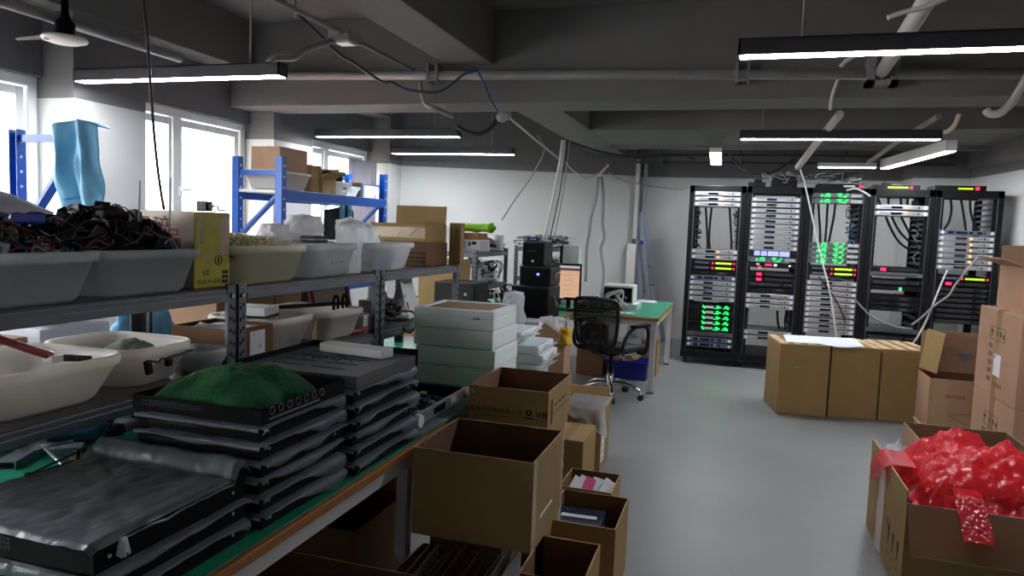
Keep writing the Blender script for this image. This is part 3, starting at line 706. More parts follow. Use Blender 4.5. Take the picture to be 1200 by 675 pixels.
# ------------------------------------------------------------------ bins on the top shelf
def bin_(label, xc, y0, y1, z, h, m='frost_bin', w=.33, cat='bin', group='frosted bins on the top shelf', tap=.86, r=.03):
    t = thing('plastic_bin', label, cat, (xc, (y0+y1)/2, z), 0, group)
    tub_mesh(m, w, y1-y0, h, tap, .012, r).obj('tub', t)
    g = B(m)
    for sy in (-.35, .35): g.box(w/2-.002, w/2+.01, sy*(y1-y0)-.012, sy*(y1-y0)+.012, h-.05, h-.024)
    g.obj('rim_lugs', t); return t
def bin1(label, xc, y0, y1, z, h, m='frost_bin', w=.33, tap=.86, group='frosted bins on the top shelf', r=.03):
    t = thing('plastic_bin', label, 'bin', (xc, (y0+y1)/2, z), 0, group); tub_mesh(m, w, y1-y0, h, tap, .012, r).obj('tub', t); return t
bin1('frosted bin of tangled cables and adapters at the far left of the top shelf', -1.685, 1.02, 1.43, SZ, .125)
bin1('frosted bin heaped with black adapters in front of the yellow carton', -1.685, 1.445, 1.785, SZ, .125)
bin1('frosted bin of yellowish tubing to the right of the yellow carton', -1.685, 1.985, 2.345, SZ, .13, 'frost_yellow')
t4 = bin1('frosted bin with black handwriting on its front', -1.685, 2.385, 2.72, SZ, .13)
b = B('ink_black'); r = random.Random(2)
for k, y in enumerate((-.02,.02,.06)):
    for q in range(6): b.box(.151, .1535, y-.012+r.uniform(0,.02), y-.004+r.uniform(0,.02), .055+q*.008, .058+q*.008)
b.obj('handwriting', t4)
bin1('frosted bin holding a clear bag, last before the brown cartons', -1.685, 2.87, 3.28, SZ, .13)
def tangle(name, label, x0, x1, y0, y1, z, h, seed, n1, n2, cols, rr=.0035, blocks=('black_plastic','black_matte','black_plastic','grey_plastic')):
    r = random.Random(seed); b = B(); cx, cy = (x0+x1)/2, (y0+y1)/2
    def hz(x, y): return z+h*max(.15, 1-((x-cx)/(x1-x0)*1.7)**2)*max(.2, 1-((y-cy)/(y1-y0)*1.7)**2)
    b.m('black_matte'); b.grid(14, 14, lambda u, v: Vector((x0+(x1-x0)*u, y0+(y1-y0)*v, hz(x0+(x1-x0)*u, y0+(y1-y0)*v)-.02+.016*nz(u*7, v*7, seed))))
    for k in range(n1):
        x, y = r.uniform(x0+.03, x1-.03), r.uniform(y0+.03, y1-.03)
        mx = Matrix.Translation((x, y, hz(x, y)-.006)) @ Matrix.Rotation(r.uniform(0, PI), 4, 'Z') @ Matrix.Rotation(r.uniform(-.9, .9), 4, 'X') @ Matrix.Rotation(r.uniform(-.6,.6), 4, 'Y')
        a, c, d = r.uniform(.01,.022), r.uniform(.018,.045), r.uniform(.008,.018)
        b.m(r.choice(blocks)).box(-a, a, -c, c, -d, d, mx)
        if r.random() < .3: b.m('bolt').box(-.004, .004, c, c+.018, -.002, .002, mx)
    for k in range(n2):
        x, y = r.uniform(x0+.02, x1-.02), r.uniform(y0+.02, y1-.02); pts = []
        a = r.uniform(0, 2*PI)
        for q in range(6):
            pts.append((x, y, hz(x, y)+r.uniform(-.008, .028))); a += r.uniform(-1.3, 1.3); x = min(x1-.01, max(x0+.01, x+.045*math.cos(a))); y = min(y1-.01, max(y0+.01, y+.045*math.sin(a)))
        b.m(r.choice(cols)).cable(pts, rr*r.uniform(.6,1.1), 5, 4)
    return tag(b.obj(name, norm=False), label, 'cables', None, 'stuff')
CC = ['black_rubber']*6+['grey_cable','red_wire','red_wire','dark_blue_cable']
tangle('cable_tangle', 'tangle of black and red cables heaped in the bin at far left', -1.82, -1.55, 1.05, 1.42, SZ+.085, .095, 21, 56, 90, CC)
tangle('cable_tangle', 'heap of black power adapters in the bin before the yellow carton', -1.82, -1.55, 1.40, 1.77, SZ+.10, .125, 22, 80, 60, CC)
tangle('tubing', 'coil heap of yellowish clear tubing in its bin', -1.82, -1.55, 1.975, 2.31, SZ+.11, .03, 23, 0, 120, ['yellow_wire','yellow_wire','white_cable'])
for k, (x, y, px, py) in enumerate(((-1.6,1.6,164,212),(-1.7,1.75,200,208),(-1.7,1.78,238,202))):
    e = at(px, py, Y=y+.02); wire('cable', ['thin wire end standing up from the adapter heap, left of three', 'thin wire end standing up from the adapter heap, middle of three', 'thin wire end standing up by the yellow carton, right of three'][k], 'cable', [(e.x+.01, y, SZ+.14), (e.x+.006, y+.01, (SZ+.14+e.z)/2), e], .002, 'grey_cable')
# white and blue package behind the far left bin
t = thing('package', 'white and blue wrapped package behind the cable tangle at far left', 'package', tuple(at(-2, 262, X=-1.72)), 0)
b = B('white_bag'); b.grid(10, 8, lambda u, v: Vector((-.06+.12*v, -.10+.20*u, .03+.045*math.sin(PI*u)*math.sin(PI*v)+.012*nz(u*6,v*5)))); b.obj('white_film', t, solid=.004)
b = B('torch_blue'); b.box(-.055, .055, -.095, .085, .0, .032); b.obj('blue_pack', t, bev=.008)
# carton with a grey taped side and a yellow printed side
t = thing('carton', 'taped carton with a yellow side printed MADE IN CHINA', 'box', (-1.69, 1.883, SZ))
b = B('yellow_box'); b.box(-.13, .135, -.08, .08, 0, .235); b.obj('body', t, bev=.004)
b = B('taped_grey'); b.box(-.129, .134, -.0812, -.0800, .002, .234); b.obj('taped_side', t)
text('易碎', .07, 'ink_red', t, (-.02, -.0822, .18), '-y'); text('品', .06, 'ink_red', t, (.06, -.0822, .15), '-y')
text('MADE IN CHINA', .019, 'ink_black', t, (.1362, -.012, .02), '+x', sx=.85)
text('5年', .024, 'ink_black', t, (.1362, -.03, .046), '+x')
b = B('ink_black'); b.tube([(.1358, .025+.015*math.cos(a*PI/12), .085+.015*math.sin(a*PI/12)) for a in range(25)], .0012, 4); b.tube([(.1358, .025, .075), (.1358, .025, .095)], .002, 4)
for q in range(3):
    for v in range(2): b.box(.1352, .1360, .045+v*.014, .056+v*.014, .012+q*.015, .023+q*.015)
b.obj('printed_symbols', t)
b = B('tape_clear'); r = random.Random(13)
for k in range(14): b.bar((.1356, r.uniform(-.07,.07), r.uniform(.10,.22)), (.1356, r.uniform(-.07,.07)*.3, r.uniform(.10,.22)), .003, .0008)
b.bm.free()
b = B('tape_clear'); b.box(.1351, .1356, -.075, .075, .10, .104); b.box(.1351, .1355, .035, .078, .105, .233); b.obj('tape', t)
t = thing('camera_module', 'small dark electronic module with wires on the yellow carton', 'electronic module', (-1.58, 1.89, SZ+.236))
b = B('black_plastic'); b.box(-.02, .02, -.03, .0, 0, .032); b.m('grey_plastic'); b.cyl((.02,-.015,.016), (.026,-.015,.016), .011, 12); b.obj('body', t, bev=.003)
b = B('dark_blue_cable'); b.cable([(0,0,.01),(.01,.03,.02),(.0,.05,.006),(.02,.06,.008)], .003, 5); b.cable([(0,.0,.02),(.0,.05,.05),(.0,.09,.10)], .0015, 5); b.obj('wire', t)
# plastic bags and small things on the top shelf
def bag(name, label, loc, w, d, h, m, seed, cat='bag', top=.55, rotz=0, thing_=True):
    b = B(m)
    def f(u, v):
        a = 2*PI*u; k = (math.sin(PI*min(1, v*.92+.06)))**.5 if v < 1 else .02
        k = .8*(1-v)+top*v if 0 < v < .95 else (.05 if v >= .95 else .75)
        q = 1+.34*nz(math.cos(a)*1.6+seed, math.sin(a)*1.6, v*3)+.16*abs(nz(math.cos(a)*4+seed, math.sin(a)*4, v*6))-.10*abs(nz(math.cos(a)*9+seed, math.sin(a)*9, v*9))
        return Vector((w/2*k*q*math.cos(a), d/2*k*q*math.sin(a), h*v*(1+.16*nz(math.cos(a)*2.2+seed, math.sin(a)*2.2, seed))+.05*h*nz(math.cos(a)*6, math.sin(a)*6, v*5+seed) if v > 0 else 0))
    b.grid(56, 22, f)
    o = b.obj(name, loc=loc, rotz=rotz); bm = bmesh.new(); bm.from_mesh(o.data); bmesh.ops.remove_doubles(bm, verts=bm.verts, dist=.0005); bm.to_mesh(o.data); bm.free()
    return tag(o, label, cat)
bag('plastic_bag', 'white plastic bag puffed up on the handwritten bin', (-1.72, 2.62, SZ+.125), .2, .25, .12, 'white_bag', 3)
bag('plastic_bag', 'low white plastic bag left of the puffed one on the bin', (-1.73, 2.44, SZ+.135), .16, .16, .07, 'white_bag', 9)
bag('plastic_bag', 'clear bag with blue print between the handwritten bin and the last bin', (-1.6, 2.79, SZ), .11, .14, .235, 'clear_bag', 5, top=.9)
bag('plastic_bag', 'clear crinkled bag inside the last bin', (-1.68, 3.03, SZ+.02), .22, .26, .20, 'clear_bag', 12, top=.7)
b = B('black_plastic')
for q in range(3): b.box(-.03, .03, -.05+q*.036, -.02+q*.036, 0, .028)
b.m('grey_plastic').box(-.032, .032, -.052, .056, .012, .016); tag(b.obj('connector', loc=(-1.6, 2.52, SZ+.132)), 'black terminal connector block lying on the handwritten bin', 'connector')
t = thing('parts_tray', 'shallow grey tray of dark parts lying across the handwritten bin', 'tray', (-1.66, 2.55, SZ+.131)); b = B('grey_plastic'); b.box(-.12, .05, -.13, .14, -.0005, .006); b.obj('tray', t, bev=.002)
# ------------------------------------------------------------------ lower shelf
def basin(label, xc, yc, w, d, h, z, rot=0):
    t = thing('plastic_basin', label, 'basin', (xc, yc, z), rot); tub_mesh('white_bin', w, d, h, .8, .008, .07, .005).obj('tub', t); return t
basin('white basin at far left holding a red-handled brush', -1.695, 1.33, .34, .40, .118, LZ)
basin('white basin with a grey rag and dark scuffs on the lower shelf', -1.71, 1.675, .33, .27, .115, LZ)
b = tub_mesh('frost_bin', .14, .105, .075, .75, .006, .02); t = thing('plastic_bin', 'small frosted tub between the scuffed basin and the carton', 'bin', (-1.59, 1.872, LZ)); b.obj('tub', t)
t = thing('paint_brush', 'dirty brush with a red handle leaning in the far left basin', 'brush', (-1.68, 1.42, LZ+.10), 0)
b = B('brush_red'); b.tube(smooth([(.01,.0,.012),(.0,-.06,.04),(-.01,-.13,.075),(-.015,-.165,.095)], 4), .011, 10, r2=.009); b.obj('handle', t)
b = B('bolt'); b.box(-.004, .028, -.015, .02, -.004, .016); b.obj('ferrule', t, bev=.002)
b = B('bristle'); b.prism([(-.006,.02,0),(.03,.02,0),(.05,.085,-.01),(-.012,.075,-.01)], (0,0,-.004), (0,0,.012)); b.obj('bristles', t)
b = B('rag_grey'); b.grid(14, 14, lambda u, v: Vector(((u-.5)*.13, (v-.5)*.12, .055*(math.sin(PI*u)*math.sin(PI*v))**.35+.01*nz(u*5, v*5, 4)))); tag(b.obj('rag', loc=(-1.69, 1.70, LZ+.06), solid=.004), 'crumpled grey rag lying in the scuffed basin', 'rag')
t = thing('charger', 'black charger and cable hanging over the front of the scuffed basin', 'charger', (-1.535, 1.665, LZ+.02))
b = B('black_plastic'); b.box(-.006, .008, -.065, -.045, .035, .075, Matrix.Rotation(.2,4,'X')); b.obj('plug', t, bev=.003); b = B('black_plastic'); b.box(-.004, .01, -.002, .018, .034, .058); b.obj('adapter', t, bev=.004)
b = B('black_rubber'); b.cable([(.006,-.06,.06),(.012,-.04,.055),(.012,-.03,.062),(.01,-.01,.06),(.01,.01,.062),(.01,.05,.064),(.006,.1,.068)], .003, 5); b.obj('cord', t)
# ---- cartons
def carton(label, x0, x1, y0, y1, z0, h, m='card', flaps=(), inside='card_inside', closed=False, th=.005, tape=None, rotz=0, fl=None, group=None, name='cardboard_box', origin=None):
    """flaps: (side, angle degrees from upright, outward positive, length)"""
    cx, cy = (x0+x1)/2, (y0+y1)/2; w, d = x1-x0, y1-y0
    t = thing(name, label, 'box', (cx, cy, z0), rotz, group); x, y = w/2, d/2
    if closed:
        b = B(m); b.box(-x, x, -y, y, 0, h); b.obj('body', t, bev=.004)
        if tape:
            b = B(tape)
            if tape_dir(tape, w, d): b.box(-.024, .024, -y-.0008, y+.0008, h-.06, h+.0008)
            else: b.box(-x-.0008, x+.0008, -.024, .024, h-.06, h+.0008)
            b.obj('tape', t)
    else:
        b = B(m)
        # outer and inner skins as one open box
        O = [(-x,-y),(x,-y),(x,y),(-x,y)]; I = [(-x+th,-y+th),(x-th,-y+th),(x-th,y-th),(-x+th,y-th)]
        lo = [b.bm.verts.new((p[0],p[1],0)) for p in O]; hi = [b.bm.verts.new((p[0],p[1],h)) for p in O]
        li = [b.bm.verts.new((p[0],p[1],th)) for p in I]; hn = [b.bm.verts.new((p[0],p[1],h)) for p in I]
        b.face(lo[::-1])
        for k in range(4):
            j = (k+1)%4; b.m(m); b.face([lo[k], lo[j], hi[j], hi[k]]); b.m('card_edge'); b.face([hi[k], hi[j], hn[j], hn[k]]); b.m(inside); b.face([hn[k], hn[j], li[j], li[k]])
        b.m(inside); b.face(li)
        b.obj('body', t)
    for side, angd, ln in flaps:
        a = math.radians(angd); b = B(inside if abs(angd) > 120 else m)
        if side in ('f', 'b'):
            sg = -1 if side == 'f' else 1; mx = Matrix.Translation((0, sg*y, h)) @ Matrix.Rotation(-sg*a, 4, 'X'); b.box(-x+.004, x-.004, -.0025, .0025, 0, ln, mx)
            b.m('card_edge'); b.box(-x+.004, x-.004, -.0026, .0026, ln, ln+.0015, mx)
        else:
            sg = -1 if side == 'l' else 1; mx = Matrix.Translation((sg*x, 0, h)) @ Matrix.Rotation(sg*a, 4, 'Y'); b.box(-.0025, .0025, -y+.004, y-.004, 0, ln, mx)
            b.m('card_edge'); b.box(-.0026, .0026, -y+.004, y-.004, ln, ln+.0015, mx)
        b.obj('flap', t)
    return t
def tape_dir(t, w, d): return d >= w
t = carton('brown carton with a white shipping label on the lower shelf', -1.76, -1.52, 1.935, 2.145, LZ, .125, 'card_dark', inside='card_dark')
b = B('paper'); b.box(.1205, .1212, -.02, .06, .03, .11); b.obj('shipping_label', t); text('LC', .012, 'ink', t, (.1216, .0, .098), '+x'); text('上海', .012, 'ink_red', t, (.1216, .03, .055), '+x')
b = B('paper'); b.grid(6, 6, lambda u, v: Vector(((u-.5)*.17, (v-.5)*.2, .02*nz(u*3, v*3)+.012))); tag(b.obj('paper_sheet', loc=(-1.65, 2.04, LZ+.10), solid=.002), 'white papers sticking out of the labelled brown carton', 'paper')
basin('white basin behind the labelled carton with papers in it', -1.70, 2.33, .30, .30, .125, LZ)
b = B('paper'); b.box(-.07, .06, -.07, .06, 0, .03); b.m('bristle').box(-.02, .061, -.05, .06, -.012, 0); tag(b.obj('paper_pack', loc=(-1.75, 2.37, LZ+.118), rotz=.2), 'white folded paper pack standing in the middle basin', 'paper')
bin1('grey-white bin with a black rod and clips on the lower shelf', -1.69, 2.53, 2.79, LZ, .12, 'white_bin', group='basins on the lower shelf')
b = B('black_plastic'); b.bar((-1.78, 2.42, LZ+.132), (-1.6, 2.8, LZ+.132), .02, .015); tag(b.obj('rod'), 'black rod lying across the bin on the lower shelf', 'rod')
for k, y in enumerate((2.66, 2.73)):
    b = B('black_matte'); b.tube(smooth([(-.0,-.016,0),(0,-.017,.04),(0,0,.056),(0,.017,.04),(0,.016,0)], 5), .007, 6); tag(b.obj('clip', loc=(-1.58, y, LZ+.118)), ['left black clip standing on the lower shelf bin', 'right black clip standing on the lower shelf bin'][k], 'clip')
b = B('card'); b.bar((0,0,0), (.03,-.05,.085), .07, .004, (1,.3,0)); tag(b.obj('cardboard_scrap', loc=(-1.53, 2.42, LZ)), 'scrap of brown cardboard leaning on the middle basin', 'cardboard')
t = thing('picture_frame', 'dark red wooden frame leaning behind the bins on the lower shelf', 'frame', (-1.80, 3.02, LZ), 0)
mx = Matrix.Rotation(-.25, 4, 'Y'); b = B('maroon')
for q in ((-.17,.17,0,.02),(-.17,.17,.165,.185),(-.17,-.145,.02,.165),(.145,.17,.02,.165)): b.box(0, .014, q[0], q[1], q[2], q[3], mx)
b.obj('frame', t, bev=.003); b = B('cream'); b.box(.002, .006, -.15, .15, .015, .17, mx); b.obj('panel', t)
t = thing('tin_box', 'small grey metal box at the right end of the lower shelf', 'box', (-1.60, 2.86, LZ)); b = B('light_grey'); b.box(-.07, .07, -.05, .045, 0, .08); b.box(-.072, .072, -.052, .047, .06, .072); b.obj('body', t, bev=.006)
b = B('brush_red'); b.cable([(-1.56,2.60+.14,LZ+.012),(-1.54,2.80,LZ+.014),(-1.53,2.83,LZ+.02),(-1.55,2.87,LZ+.012)], .012, 8); tag(b.obj('cable_roll'), 'short red hose piece on the lower shelf edge', 'hose')
b = B('torch_blue'); b.box(-.06, .05, -.08, .08, 0, .055); b.m('yellow').box(-.065, -.03, -.09, .03, .0, .03); tag(b.obj('tool_case', loc=(-1.66, 3.03, LZ+.0), bev=.01), 'small blue tool case with yellow trim on the lower shelf', 'case')
r = random.Random(4); b = B('black_rubber')
for k in range(9):
    a0 = r.uniform(0, 6); b.cable([(-1.56+.02*r.uniform(-1,1)+.03*math.cos(a0+q), 3.08+.11*math.sin(a0+q*1.1)*r.uniform(.6,1), LZ+.055+.03*math.sin(q*2+k)+.012*k*.3) for q in range(6)], .006, 6, 5)
b.cable([(-1.52,3.1,LZ+.07),(-1.48,3.2,LZ+.06),(-1.475,3.24,LZ-.0),(-1.48,3.18,LZ-.04),(-1.49,3.12,LZ-.01)], .005, 6)
tag(b.obj('extension_cord'), 'coiled black power cord hanging off the lower shelf', 'cord')
t = thing('tissue_box', 'pale orange tissue box with a white tissue standing up', 'tissue box', (-1.72, 3.29, LZ)); b = B('cream'); b.box(-.055, .055, -.09, .09, 0, .10); b.obj('carton', t, bev=.003)
b = B('paper'); b.grid(8, 6, lambda u, v: Vector(((v-.5)*.05*(1-u)+.02*nz(u*3,v*3), (v-.5)*.16*(1-u*.8), .095+.12*u))); b.obj('tissue', t, solid=.002)
t = thing('desk_calendar', 'grey folded tent calendar standing beside the white foam boxes', 'calendar', (-1.60, 3.36, LZ+.012), .15)
for sx in (-1, 1):
    b = B('light_grey' if sx > 0 else 'grey_plastic'); mx = Matrix.Translation((sx*.055, 0, 0)) @ Matrix.Rotation(-sx*.27, 4, 'Y'); b.box(-.002, .002, -.10, .10, 0, .20, mx)
    if sx > 0: b.m('ink_red'); b.box(.0021, .0026, -.06, .06, .178, .182, mx); b.box(.0021, .0026, -.085, -.06, .05, .085, mx); b.box(.0021, .0026, -.085, -.07, .11, .125, mx)
    b.obj('leaf', t)
b = B('light_grey'); b.box(-.055, .055, -.10, .10, 0, .003); b.obj('base', t)
# ------------------------------------------------------------------ things behind the shelf, on the bench
t = thing('cardboard_box', 'brown carton behind the shelf at the far left edge', 'box', (-2.12, 1.54, BZ)); b = B('card_pink'); b.box(-.1, .1, -.13, .10, 0, .315); b.obj('body', t, bev=.004)
t = thing('carton', 'white paper box behind the far left basins', 'box', (-2.12, 1.82, BZ)); b = B('sheet_white'); b.box(-.1, .1, -.14, .12, 0, .33); b.obj('body', t, bev=.004); b = B('paper'); b.grid(6,8,lambda u,v: Vector((-.09+.18*u, -.12+.24*v, .35+.03*nz(u*4,v*4,2)))); b.obj('wrapping', t, solid=.003)
bag('cloth_bundle', 'light blue cloth bundle behind the scuffed basin', (-2.13, 2.2, BZ), .26, .46, .36, 'blue_cloth', 31, 'cloth')
for k, (y0, y1, h) in enumerate(((2.47,2.66,.38),(2.67,2.86,.41),(2.87,3.10,.42),(3.11,3.3,.40))):
    carton(['brown carton behind the shelf, leftmost in the row', 'second brown carton in the row behind the shelf', 'third brown carton in the row behind the shelf', 'brown carton behind the shelf, rightmost in the row'][k], -2.28, -2.02, y0, y1, BZ, h, 'card_pink', closed=True, tape='tape', group='cartons behind the steel shelves')
# tools on the bench under the lower shelf
def drill():
    t = thing('heat_gun', 'dark teal cordless tool lying on the green mat', 'power tool', tuple(at(92, 518, Z=BZ)), -.9)
    mx = Matrix.Translation((0,0,.032)) @ Matrix.Rotation(PI/2, 4, 'X')
    b = B('drill_blue'); b.lathe([(0,-.08),(.024,-.075),(.03,-.05),(.031,.05),(.027,.075),(0,.08)], n=18, mx=mx @ Matrix.Rotation(PI,4,'X')); b.obj('body', t)
    b = B('black_plastic'); b.lathe([(.0,.078),(.022,.08),(.018,.12),(.012,.125),(0,.126)], n=16, mx=mx @ Matrix.Rotation(PI,4,'X')); b.m('bolt'); b.lathe([(.008,.124),(.006,.15),(0,.151)], n=12, mx=mx @ Matrix.Rotation(PI,4,'X')); b.obj('chuck', t)
    b = B('drill_blue'); b.box(-.10, -.01, -.08, -.045, .008, .044); b.obj('grip', t, bev=.01)
drill()
t = thing('torch', 'blue and grey cylinder tool lying behind the drill', 'torch', tuple(at(122, 507, Z=BZ)), -1.0)
b = B('torch_blue'); b.cyl((0,-.12,.024), (0,.03,.024), .024, 16); b.obj('body', t); b = B('grey_plastic'); b.cyl((0,.03,.024), (0,.11,.024), .02, 16); b.obj('head', t)
for k, (x, y, a) in enumerate((tuple(at(17,545,Z=BZ))[:2]+(.4,), tuple(at(42,534,Z=BZ))[:2]+(-.2,), tuple(at(78,532,Z=BZ))[:2]+(-.9,))):
    t = thing('metal_bracket', ['hollow grey aluminium profile at the front of the green mat', 'grey aluminium profile in the middle of the mat', 'grey aluminium profile nearest the drill'][k], 'bracket', (x, y, BZ), a)
    b = B('alu'); L, w, h, q = .042, .026, .024, .003
    b.box(-w, w, -L, L, 0, q); b.box(-w, w, -L, L, h-q, h); b.box(-w, -w+q, -L, L, q, h-q); b.box(w-q, w, -L, L, q, h-q); b.obj('profile', t)
b = B('silver'); b.tube([at(48,524,Z=BZ+.045), at(86,517,Z=BZ+.045)], .005, 8); b.m('chrome'); tag(b.obj('screwdriver'), 'slim silver rod lying across the aluminium profiles', 'rod')
b = B('silver'); b.tube([at(50,523,Z=BZ+.035), at(83,554,Z=BZ+.006)], .0045, 8); tag(b.obj('tube'), 'slim white tube slanting down onto the green mat', 'tube')
t = thing('pliers', 'yellow and orange handled pliers beside the plastic covered chassis', 'pliers', tuple(at(97,543,Z=BZ)), -.9)
b = B('yellow'); b.cable([(0,0,.01),(.012,.03,.01),(.01,.06,.01)], .009, 8); b.cable([(-.03,0,.01),(-.03,.03,.01),(-.02,.05,.01)], .008, 8); b.obj('handle', t); b = B('orange'); b.cable([(-.01,-.03,.01),(-.005,-.01,.01),(0,.02,.012)], .01, 8); b.obj('grip', t); b = B('bolt'); b.bar((0,.055,.01),(-.01,.1,.01),.014,.008); b.obj('jaw', t)
w_ = thing('cord', 'black cord strung along the bench with small clips', 'cord', (0,0,0))
b = B('black_rubber'); b.cable([at(-20,586,Z=.83), at(0,536+36,Z=.83), at(33,557,Z=.83), at(62,543,Z=.83), at(90,530,Z=.83), at(118,512,Z=.83), at(130,497,Z=.84), at(135,480,Z=.86)], .0035, 6); b.obj('wire', w_)
for px, py, yb in ((33,557,577),(90,530,550)):
    c = at(px, py, Z=.83); b = B('black_plastic'); b.box(c.x-.005, c.x+.005, c.y-.005, c.y+.005, BZ, .836); b.obj('clip', w_)
b = B('black_rubber'); b.cable([at(87,522,Z=BZ+.004), at(98,527,Z=BZ+.004), at(110,530,Z=BZ+.004), at(128,529,Z=BZ+.004)], .004, 6); tag(b.obj('cord'), 'short black cord lying on the green mat by the pliers', 'cord')
b = B('white_bag'); b.grid(8,8,lambda u,v: Vector(((u-.5)*.2,(v-.5)*.2,.03+.02*nz(u*4,v*4)))); tag(b.obj('bag', loc=(-1.7, 2.35, BZ), solid=.003), 'white paper lying on the bench behind the black trays', 'paper')
# ------------------------------------------------------------------ stacks of black server trays in plastic film
def tray(label, x0, x1, y0, y1, z, h, seed, group, film='film', cover=True, holes=False, drop=.03, fdrop=.012, top=False, inner='chassis_black'):
    r = random.Random(seed); t = thing('server_chassis', label, 'server chassis', ((x0+x1)/2, (y0+y1)/2, z), 0, group); x, y = (x1-x0)/2, (y1-y0)/2
    b = B('chassis_black'); b.box(-x, x, -y, y, 0, .002); b.box(-x, x, y-.002, y, .002, h); b.box(-x, -x+.002, -y, y, .002, h); b.box(x-.002, x, -y+.002, y, .002, h)
    b.box(-x, -x+.03, -y, -y+.002, .002, h); b.box(-x+.03, x, -y, -y+.002, .002, .010); b.box(-x+.03, x, -y, -y+.002, h-.008, h); b.box(x*.1, x, -y, -y+.002, .010, h-.008)
    if not top: b.box(-x, x, -y, y, h-.0022, h-.001)
    b.box(x-.03, x, -y, -y+.018, h-.002, h); b.obj('body', t)
    b = B('perforated'); b.box(-x+.03, x*.1, -y, -y+.0015, .010, h-.008); b.obj('vent_grille', t)
    if holes:
        b = B('bolt')
        for k in range(7): b.tube([(x+.0012, -y+.04+k*.034+.009*math.cos(a*PI/6), .026+.009*math.sin(a*PI/6)) for a in range(13)], .0009, 4)
        b.obj('port_rings', t); b = B('steel_paint'); b.box(x, x+.0008, -y+.03, y-.12, .006, .011); b.obj('side_vent', t)
    else:
        for yy in (-y+.03, y-.04): b = B('bolt'); b.cyl((x-.001, yy, h*.5), (x+.0025, yy, h*.5), .004, 8); b.obj('screw', t)
    if cover:
        ox, oy = .012, .008; ph = r.uniform(0, 9)
        def f(u, v):            # u across to the right, v front to back
            X = -x+.002+(2*x+ox)*min(1, u/.8); Y = -y-oy+(2*y+oy-.004)*v; Z = h+.0015+.0025*nz(X*18, Y*18, seed)
            if Y < -y: Z -= fdrop*(.5+nz(X*5, seed, 1))*0+fdrop*.6
            if u > .8:
                k = (u-.8)/.2; dr = drop*(.55+.45*math.sin(ph+v*5)+.5*nz(v*4, seed, 3))*(.5+.7*v); X += .006*math.sin(k*PI)*1.2+.003*nz(v*22, seed, k*2); Z -= max(.006, dr)*k
            elif u < .06: Z -= .004
            return Vector((X, Y, Z))
        b = B(film); b.grid(22, 30, f)
        def g(u, v):            # strip hanging over the front
            X = -x-.004+(2*x+.01)*u; d = fdrop*(.8+.6*nz(u*3, seed, 7)); return Vector((X, -y-oy-.004*math.sin(PI*v)-.001, h-.007-d*v+.0015))
        b.grid(24, 4, g); b.obj('plastic_film', t)
    return t
S2 = 'film-wrapped trays in the stack under the green cloth'; n2 = 6; hh = .038
for k in range(n2):
    tray('black film-wrapped tray %s in the stack under the green cloth' % ['at the bottom', 'second from the bottom', 'third from the bottom', 'fourth from the bottom', 'fifth from the bottom', 'sixth up'][k], -1.32+.004*(k%2), -.978-.004*(k%3), 1.345, 1.69, BZ+.002+k*(hh+.002), hh, 40+k, S2, drop=.034)
tray('open black perforated tray on top of the stack, holding the green cloth', -1.325, -.975, 1.335, 1.69, BZ+.002+n2*(hh+.002), .036, 50, None, cover=False, holes=True, top=True)
zt = BZ+.002+n2*(hh+.002)
b = B('green_cloth')
def gc(u, v):
    a = math.sin(PI*u)*math.sin(PI*v); q = nz(u*3.2, v*3.2, 5)
    return Vector((-1.30+.285*u+.02*nz(u*3,v*3,9), 1.36+.27*v+.02*nz(u*3,v*3,2), zt+.012+.085*a**.38*(1-.35*abs(u-.62))+.02*q*a**.3+.006*nz(u*11,v*11,3)))
b.grid(40, 36, gc); tag(b.obj('cloth', solid=.004), 'dark green cloth heaped in the top tray', 'cloth')
S3 = 'film-wrapped trays in the stack beside the white foam boxes'; n3 = 6; h3 = .0385
for k in range(n3):
    tray('black film-wrapped tray %s in the stack beside the open server' % ['at the bottom', 'second from the bottom', 'third from the bottom', 'fourth from the bottom', 'fifth from the bottom', 'sixth up'][k], -1.335+.004*(k%2), -.962-.005*(k%3), 1.735, 2.11, BZ+.002+k*(h3+.002), h3, 70+k, S3, drop=.036)
z3 = BZ+.002+n3*(h3+.002)
t = thing('server_chassis', 'grey slotted server tray on top of the far stack, carrying a white bar', 'server chassis', (-1.15, 1.92, z3))
b = B('chassis_grey'); b.box(-.185, .19, -.19, .19, 0, .034); b.m('hole')
for k in range(4):
    b.box(-.13, -.03, -.12+k*.07, -.108+k*.07, .0335, .0345); b.box(.0, .11, -.12+k*.07, -.108+k*.07, .0335, .0345)
b.obj('body', t); b = B('perforated'); b.box(-.15, .15, -.1915, -.1900, .006, .03); b.obj('vent_grille', t)
b = B('chassis_black'); b.box(-.19, .195, .19, .195, 0, .052); b.box(-.187, -.184, -.19, .19, .0, .05); b.obj('rear_wall', t)
b = B('perforated'); b.box(-.17, -.1, .1885, .19, .036, .05); b.box(.1, .17, .1885, .19, .036, .05); b.obj('rear_vent', t)
t = thing('power_bar', 'long white and grey bar lying on the slotted tray', 'bar', (-1.125, 2.02, z3+.036), -.12); b = B('light_grey'); b.box(-.12, .12, -.03, .03, 0, .03); b.obj('body', t, bev=.004); b = B('white_gloss'); b.box(-.118, .118, -.0305, -.0295, .004, .026); b.obj('side_panel', t)
b = B('black_rubber'); r = random.Random(6)
for k in range(5): x, y = -1.24+.03*k, 1.9+.02*math.sin(k*3); b.cable([(x,y,z3+.037),(x+.02,y+.02,z3+.045),(x+.05,y+.01,z3+.038)], .002, 5)
b.m('red_wire'); b.cable([(-1.25,2.05,z3+.037),(-1.22,2.08,z3+.045),(-1.18,2.07,z3+.04)], .003, 5); tag(b.obj('wire_scraps'), 'small loose wires lying on the slotted tray', 'wires', None, 'stuff')
